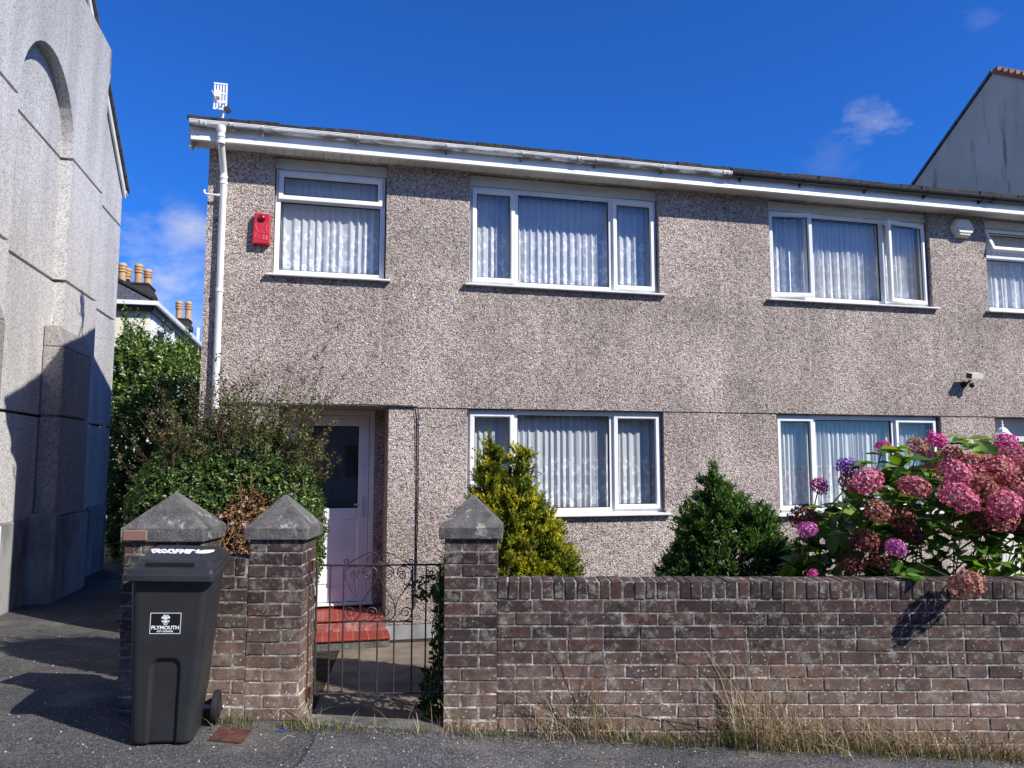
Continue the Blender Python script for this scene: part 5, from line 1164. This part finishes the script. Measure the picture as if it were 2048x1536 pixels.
# hydrangea
HX, HY = 3.0, 5.95
hy = thing('hydrangea', 'large hydrangea bush with dusty pink flower heads leaning over the garden wall', 'shrub', (HX, HY, -.15))
def big_leaf(P, D, U, Ln):
    """pointed oval leaves with a fold and a curl, 3x5 grid each"""
    n = len(P); D = unit(D); s = unit(np.cross(D, U)); U = np.cross(s, D); Ln = Ln[:, None]
    prof = [(0, .04), (.18, .50), (.42, .72), (.70, .50), (.9, .18), (1, .01)]; V = []
    for t, w in prof:
        c = P+D*Ln*t-U*Ln*(.28*t*t); V += [c-s*Ln*w*.5+U*Ln*w*.14, c, c+s*Ln*w*.5+U*Ln*w*.14]
    V = np.stack(V, 1).reshape(-1, 3); m_ = len(prof); F = []
    for i in range(m_-1):
        for j in range(2): a_ = i*3+j; F.append((a_, a_+1, a_+4, a_+3))
    F = (np.arange(n)*m_*3)[:, None, None]+np.array(F)[None]; return V, F.reshape(-1, 4)
lobs = [((2.65, 5.9, .75), (.58, .5, .62)), ((3.2, 5.95, 1.0), (.72, .55, .72)), ((3.9, 6.0, 1.05), (.8, .55, .75)), ((2.35, 5.8, .55), (.42, .45, .5)), ((3.4, 5.75, .75), (1.0, .5, .6)), ((4.3, 5.9, .8), (.7, .55, .8)), ((2.9, 5.9, .35), (.85, .5, .5))]
P, Nn = lobes_surface(lobs, 4600, .5, -.05)
D = Nn*.8+rng.normal(0, .5, (len(P), 3))+np.array([0, 0, .1]); U = unit(Nn*.5+np.array([0, -.1, 1.])+rng.normal(0, .25, (len(P), 3)))
v1, f1 = big_leaf(P-Nn*.05, D, U, rng.uniform(.11, .19, len(P)))
extra = [(1795, 905), (1820, 915), (1850, 925), (1780, 935), (1815, 945), (1845, 950), (1930, 880), (1945, 893), (1925, 898), (1690, 1010), (1665, 1045), (1700, 1060), (1680, 1025), (1650, 1020), (1730, 930), (1800, 1000), (1880, 1060), (1905, 1075), (1860, 1040), (1940, 1060), (1790, 1020), (2020, 1060), (2040, 1090), (1975, 1090), (1808, 1150), (1760, 905)]
def world_at(px, py, Y_):
    u_ = 768-py; p_ = R(5.718); f_ = 1538*math.cos(p_)-u_*math.sin(p_); return np.array([(px-1024)/f_*Y_, Y_, 1.66+(u_*math.cos(p_)+1538*math.sin(p_))/f_*Y_])
EP = []; ED = []; EU = []
for px_, py_ in extra:
    c = world_at(px_, py_, 5.42 if py_ < 1140 else 5.0)
    for _ in range(4):
        a_ = rng.uniform(0, 6.28); d = np.array([math.cos(a_), math.sin(a_)*.7-.2, .25]); EP.append(c+rng.normal(0, .02, 3)); ED.append(d); EU.append(np.array([0, -.2, 1])+rng.normal(0, .2, 3))
v2, f2_ = big_leaf(np.array(EP), np.array(ED), np.array(EU), rng.uniform(.10, .16, len(EP)))
npmesh('foliage', np.concatenate([v1, v2]), np.concatenate([f1, f2_+len(v1)]), M['hyl'], hy, smooth=True)
heads = [  # photo x, y, radius in photo pixels, colour, depth
 (1766, 893, 17, 'magenta', 5.6), (1873, 880, 22, 'magenta', 5.7), (2012, 884, 24, 'magenta', 5.7), (1696, 936, 26, 'purple', 5.45), (1638, 972, 20, 'magenta', 5.6),
 (1735, 962, 32, 'pink', 5.3), (1826, 973, 33, 'dusty', 5.2), (1614, 1059, 21, 'mauve', 5.3), (1791, 1096, 24, 'mauve', 5.15), (1757, 1023, 29, 'beige', 5.25), (1804, 1041, 31, 'dark', 5.45),
 (1609, 1034, 32, 'dark', 5.6), (1731, 1083, 28, 'dark', 5.35), (1704, 1130, 24, 'dark', 5.45), (1757, 1127, 25, 'dark', 5.5), (1826, 1072, 23, 'dark', 5.5), (1837, 895, 26, 'beige', 5.7), (1906, 912, 27, 'dusty', 5.6),
 (1908, 946, 36, 'pink', 5.35), (1917, 995, 41, 'pink', 5.15), (1996, 939, 38, 'dusty', 5.4), (2027, 915, 30, 'pink', 5.5), (1950, 928, 30, 'dusty', 5.5), (1968, 979, 34, 'beige', 5.3), (1994, 960, 30, 'beige', 5.45), (2005, 1005, 38, 'pink', 5.2),
 (2038, 979, 32, 'dusty', 5.35), (2001, 1034, 34, 'dusty', 5.3), (1972, 1048, 30, 'dark', 5.4), (1934, 1170, 34, 'beige', 4.76), (1625, 1148, 12, 'magenta', 5.35), (1700, 905+60, 26, 'dusty', 5.5), (2080, 940, 38, 'dusty', 5.4), (2085, 1010, 38, 'dusty', 5.3), (2060, 1050, 32, 'dark', 5.4), (2130, 960, 38, 'dusty', 5.4), (1870, 925, 24, 'pink', 5.6), (1945, 955, 30, 'dusty', 5.4)]
cols_ = {k: M['petal_'+k] for k in ('dusty', 'pink', 'beige', 'magenta', 'purple', 'mauve', 'dark')}
protos = {}
def head_mesh(colr, seed):
    r = np.random.default_rng(seed); n = 120; i = np.arange(n)+.5; ph = np.arccos(1-2*i/n*.92); th_ = np.pi*(1+5**.5)*i
    d = np.stack([np.cos(th_)*np.sin(ph), np.sin(th_)*np.sin(ph), np.cos(ph)], 1); d = unit(d+r.normal(0, .07, d.shape)); lump = 1+.10*np.sin(d[:, :1]*4+seed)*np.cos(d[:, 1:2]*5+seed*2)+.05*np.sin(d[:, 2:3]*9+seed); p = d*np.array([1, 1, .88])*lump*r.uniform(.80, 1.04, (n, 1))
    u = unit(np.cross(d, unit(r.normal(size=(n, 3))))); w = np.cross(d, u); V = []; F = []
    for q in range(4):
        a_ = q*math.pi/2+.3; dr = u*math.cos(a_)+w*math.sin(a_); lift = d*r.uniform(-.1, .8, (n, 1))+r.normal(0, .18, (n, 3)); v, f = leaf_geo(p, dr+lift, d+r.normal(0, .25, (n, 3)), .21*r.uniform(.8, 1.2, n), .20, .12)
        F.append(f+sum(len(x) for x in V)); V.append(v)
    V = np.concatenate(V); F = np.concatenate(F); o = npmesh('flower_head', V, F, cols_[colr], None, (0, 0, 0)); return o
g = MB()
for k, (px_, py_, rp, colr, Y_) in enumerate(heads):
    key = (colr, k % 3)
    c = world_at(px_, py_, Y_); rad = rp*Y_/1546*.90
    if key not in protos: o = head_mesh(colr, 40+k); protos[key] = o
    else: o = protos[key].copy(); C.objects.link(o)
    o.parent = hy; o.location = Vector(c)-Vector(hy['base']); o.scale = (rad*rnd.uniform(.93, 1.08), rad*rnd.uniform(.93, 1.08), rad*rnd.uniform(.78, 1.0)); o.rotation_euler = (rnd.uniform(.1, .7), rnd.uniform(-.4, .4), rnd.uniform(0, 6.28)); o['base'] = [0, 0, 0]
    if colr == 'magenta' : o['label'] = 'fresh magenta flower head'
    if colr == 'purple': o['label'] = 'violet flower head'
    root_ = (c[0]+rnd.uniform(-.15, .15), HY, c[2]-.5); mid_p = (c[0], c[1]+.12, c[2]-.18) if py_ != 1170 else (c[0]-.02, 5.3, .98)
    g.tube([(c[0], c[1], c[2]), mid_p, root_ if py_ != 1170 else (c[0]-.1, 5.8, .7)], [.0045, .005, .006], 5, False)
for _ in range(46):
    x = rnd.uniform(2.2, 4.4); g.tube([(x, HY+rnd.uniform(-.2, .2), -.15), (x+rnd.uniform(-.1, .1), HY-rnd.uniform(0, .3), .5), (x+rnd.uniform(-.2, .2), HY-rnd.uniform(0, .4), 1.0+rnd.uniform(0, .3))], [.008, .006, .004], 5, False)
g.build('stem', MAT('green_stem', .7, lin((96, 92, 60))), hy)

# climber behind the gate pier
iv = thing('climbing_shrub', 'dark leafy climber behind the right gate pier', 'shrub', (-.5, 5.6, -.1))
P, Nn = lobes_surface([((-.38, 5.55, .35), (.13, .2, .45)), ((-.40, 5.5, .75), (.09, .15, .18)), ((-.44, 5.45, .05), (.16, .2, .22)), ((-.56, 5.5, .78), (.12, .06, .04))], 520, .5, -.1)
v1, f1 = shoots(P, Nn+rng.normal(0, .4, (len(P), 3)), .07, 4, .045, .6, .9); npmesh('foliage', v1, f1, M['ivy'], iv)
g = MB()
for _ in range(14): trunk(g, (-.42+rnd.uniform(-.08, .08), 5.55, -.1), (-.44+rnd.uniform(-.14, .1), 5.5, rnd.uniform(.5, .9)), .006, .002, 5, .04)
g.build('stem', M['bark'], iv)
# small yellow-green shrub showing left of the right pier cap
# ------------------------------------------------------------------ weeds and dry grass along the wall foot
def blades(X, Y, H, lean, width, mat_, name, label, cat):
    n = len(X); z = gz(X, Y); P0 = np.stack([X, Y, z], 1); a_ = rng.uniform(0, 6.28, n); dirh = np.stack([np.cos(a_), np.sin(a_)*.7-.25, np.zeros(n)], 1)
    s_ = unit(np.stack([-np.sin(a_+rng.normal(0, .8, n)), np.cos(a_), np.zeros(n)], 1)); V = []
    for t, w in ((0, 1), (.35, .9), (.7, .6), (1, .12)):
        c = P0+np.array([0, 0, 1])*(H*t)[:, None]+dirh*(lean*H*t*t)[:, None]; V += [c-s_*(width*w)[:, None], c+s_*(width*w)[:, None]]
    V = np.stack(V, 1).reshape(-1, 3); V[:, 1] = np.minimum(V[:, 1], 4.893-.0*V[:, 1]) if name != 'lane_weeds' else V[:, 1]
    F = (np.arange(n)*8)[:, None, None]+np.array([(0, 1, 3, 2), (2, 3, 5, 4), (4, 5, 7, 6)])[None]
    return npmesh(name, V, F.reshape(-1, 4), mat_, label=label, kind='stuff')
X = []; Y = []; H = []; Ln_ = []
def tuft(x, sx, n, h, ln=.5, y=4.82, sy=.05):
    n = int(n*.7); X.append(rng.normal(x, sx, n)); Y.append(np.minimum(rng.normal(y, sy, n), 4.885)); H.append(np.abs(rng.normal(h, h*.35, n))+.01); Ln_.append(rng.uniform(0, ln, n))
for x, sx, n, h in [(-.35, .12, 90, .09), (.2, .1, 110, .13), (.5, .12, 120, .26), (.45, .05, 14, .5), (.9, .25, 110, .10), (1.42, .1, 150, .34), (1.40, .07, 20, .58), (1.62, .12, 150, .26), (1.75, .2, 260, .17), (2.15, .2, 260, .15), (2.5, .25, 300, .14), (2.9, .2, 160, .12), (3.3, .3, 160, .12), (-1.0, .18, 70, .06), (-1.28, .06, 40, .1), (1.0, .7, 160, .05), (2.2, .7, 260, .06)]:
    tuft(x, sx, n, h, 2.2)
X, Y, H, Ln_ = map(np.concatenate, (X, Y, H, Ln_)); blades(X, Y, H, Ln_, np.full(len(X), .0014)+rng.uniform(0, .0012, len(X)), M['straw'], 'dry_grass', 'dry straw coloured grass along the foot of the garden wall', None)
X = []; Y = []; H = []; Ln_ = []
for x, sx, n, h in [(-.15, .15, 150, .04), (.75, .15, 150, .04), (1.0, .15, 160, .06), (1.35, .06, 90, .12), (2.3, .35, 420, .04), (-.9, .3, 200, .025), (-1.25, .1, 80, .05), (-1.66, .07, 90, .05), (2.9, .3, 200, .05)]:
    tuft(x, sx, n, h, 1.2, 4.80, .05)
X, Y, H, Ln_ = map(np.concatenate, (X, Y, H, Ln_)); blades(X, Y, H, Ln_, np.full(len(X), .003), M['weed'], 'green_weeds', 'low green weeds at the foot of the walls', None)
# dry stalks lying on the tarmac
g = MB()
for _ in range(60):
    x = rnd.uniform(-1.5, 3.2); y = rnd.uniform(4.45, 4.85); a_ = rnd.uniform(0, 3.14); l_ = rnd.uniform(.05, .16)
    g.tube([gq(x, y, .006), gq(x+.5*l_*math.cos(a_), y+.5*l_*math.sin(a_)*.5, rnd.uniform(.01, .03)), gq(x+l_*math.cos(a_), y+l_*math.sin(a_)*.5, .006)], .0014, 3, False)
g.build('straw_litter', M['straw'], label='loose dry stalks lying on the tarmac', kind='stuff')
g = MB()
for _ in range(420):
    side = rnd.random() < .6
    x = rnd.uniform(-5.6, -2.6) if side else rnd.uniform(-2.6, 3.2); y = rnd.uniform(4.2, 8.2) if side else rnd.uniform(4.1, 4.85); s_ = rnd.uniform(.002, .0065); z = float(gz(x, y))
    g.lathe((x, y, z-.001), [(s_, 0), (s_*.9, s_*.6), (s_*.4, s_)], 5)
g.build('grit', MAT('grit', .8, lin((186, 180, 168))), label='pale grit scattered over the tarmac', kind='stuff')
for o in list(bpy.data.objects):
    if 'base' in o: del o['base']
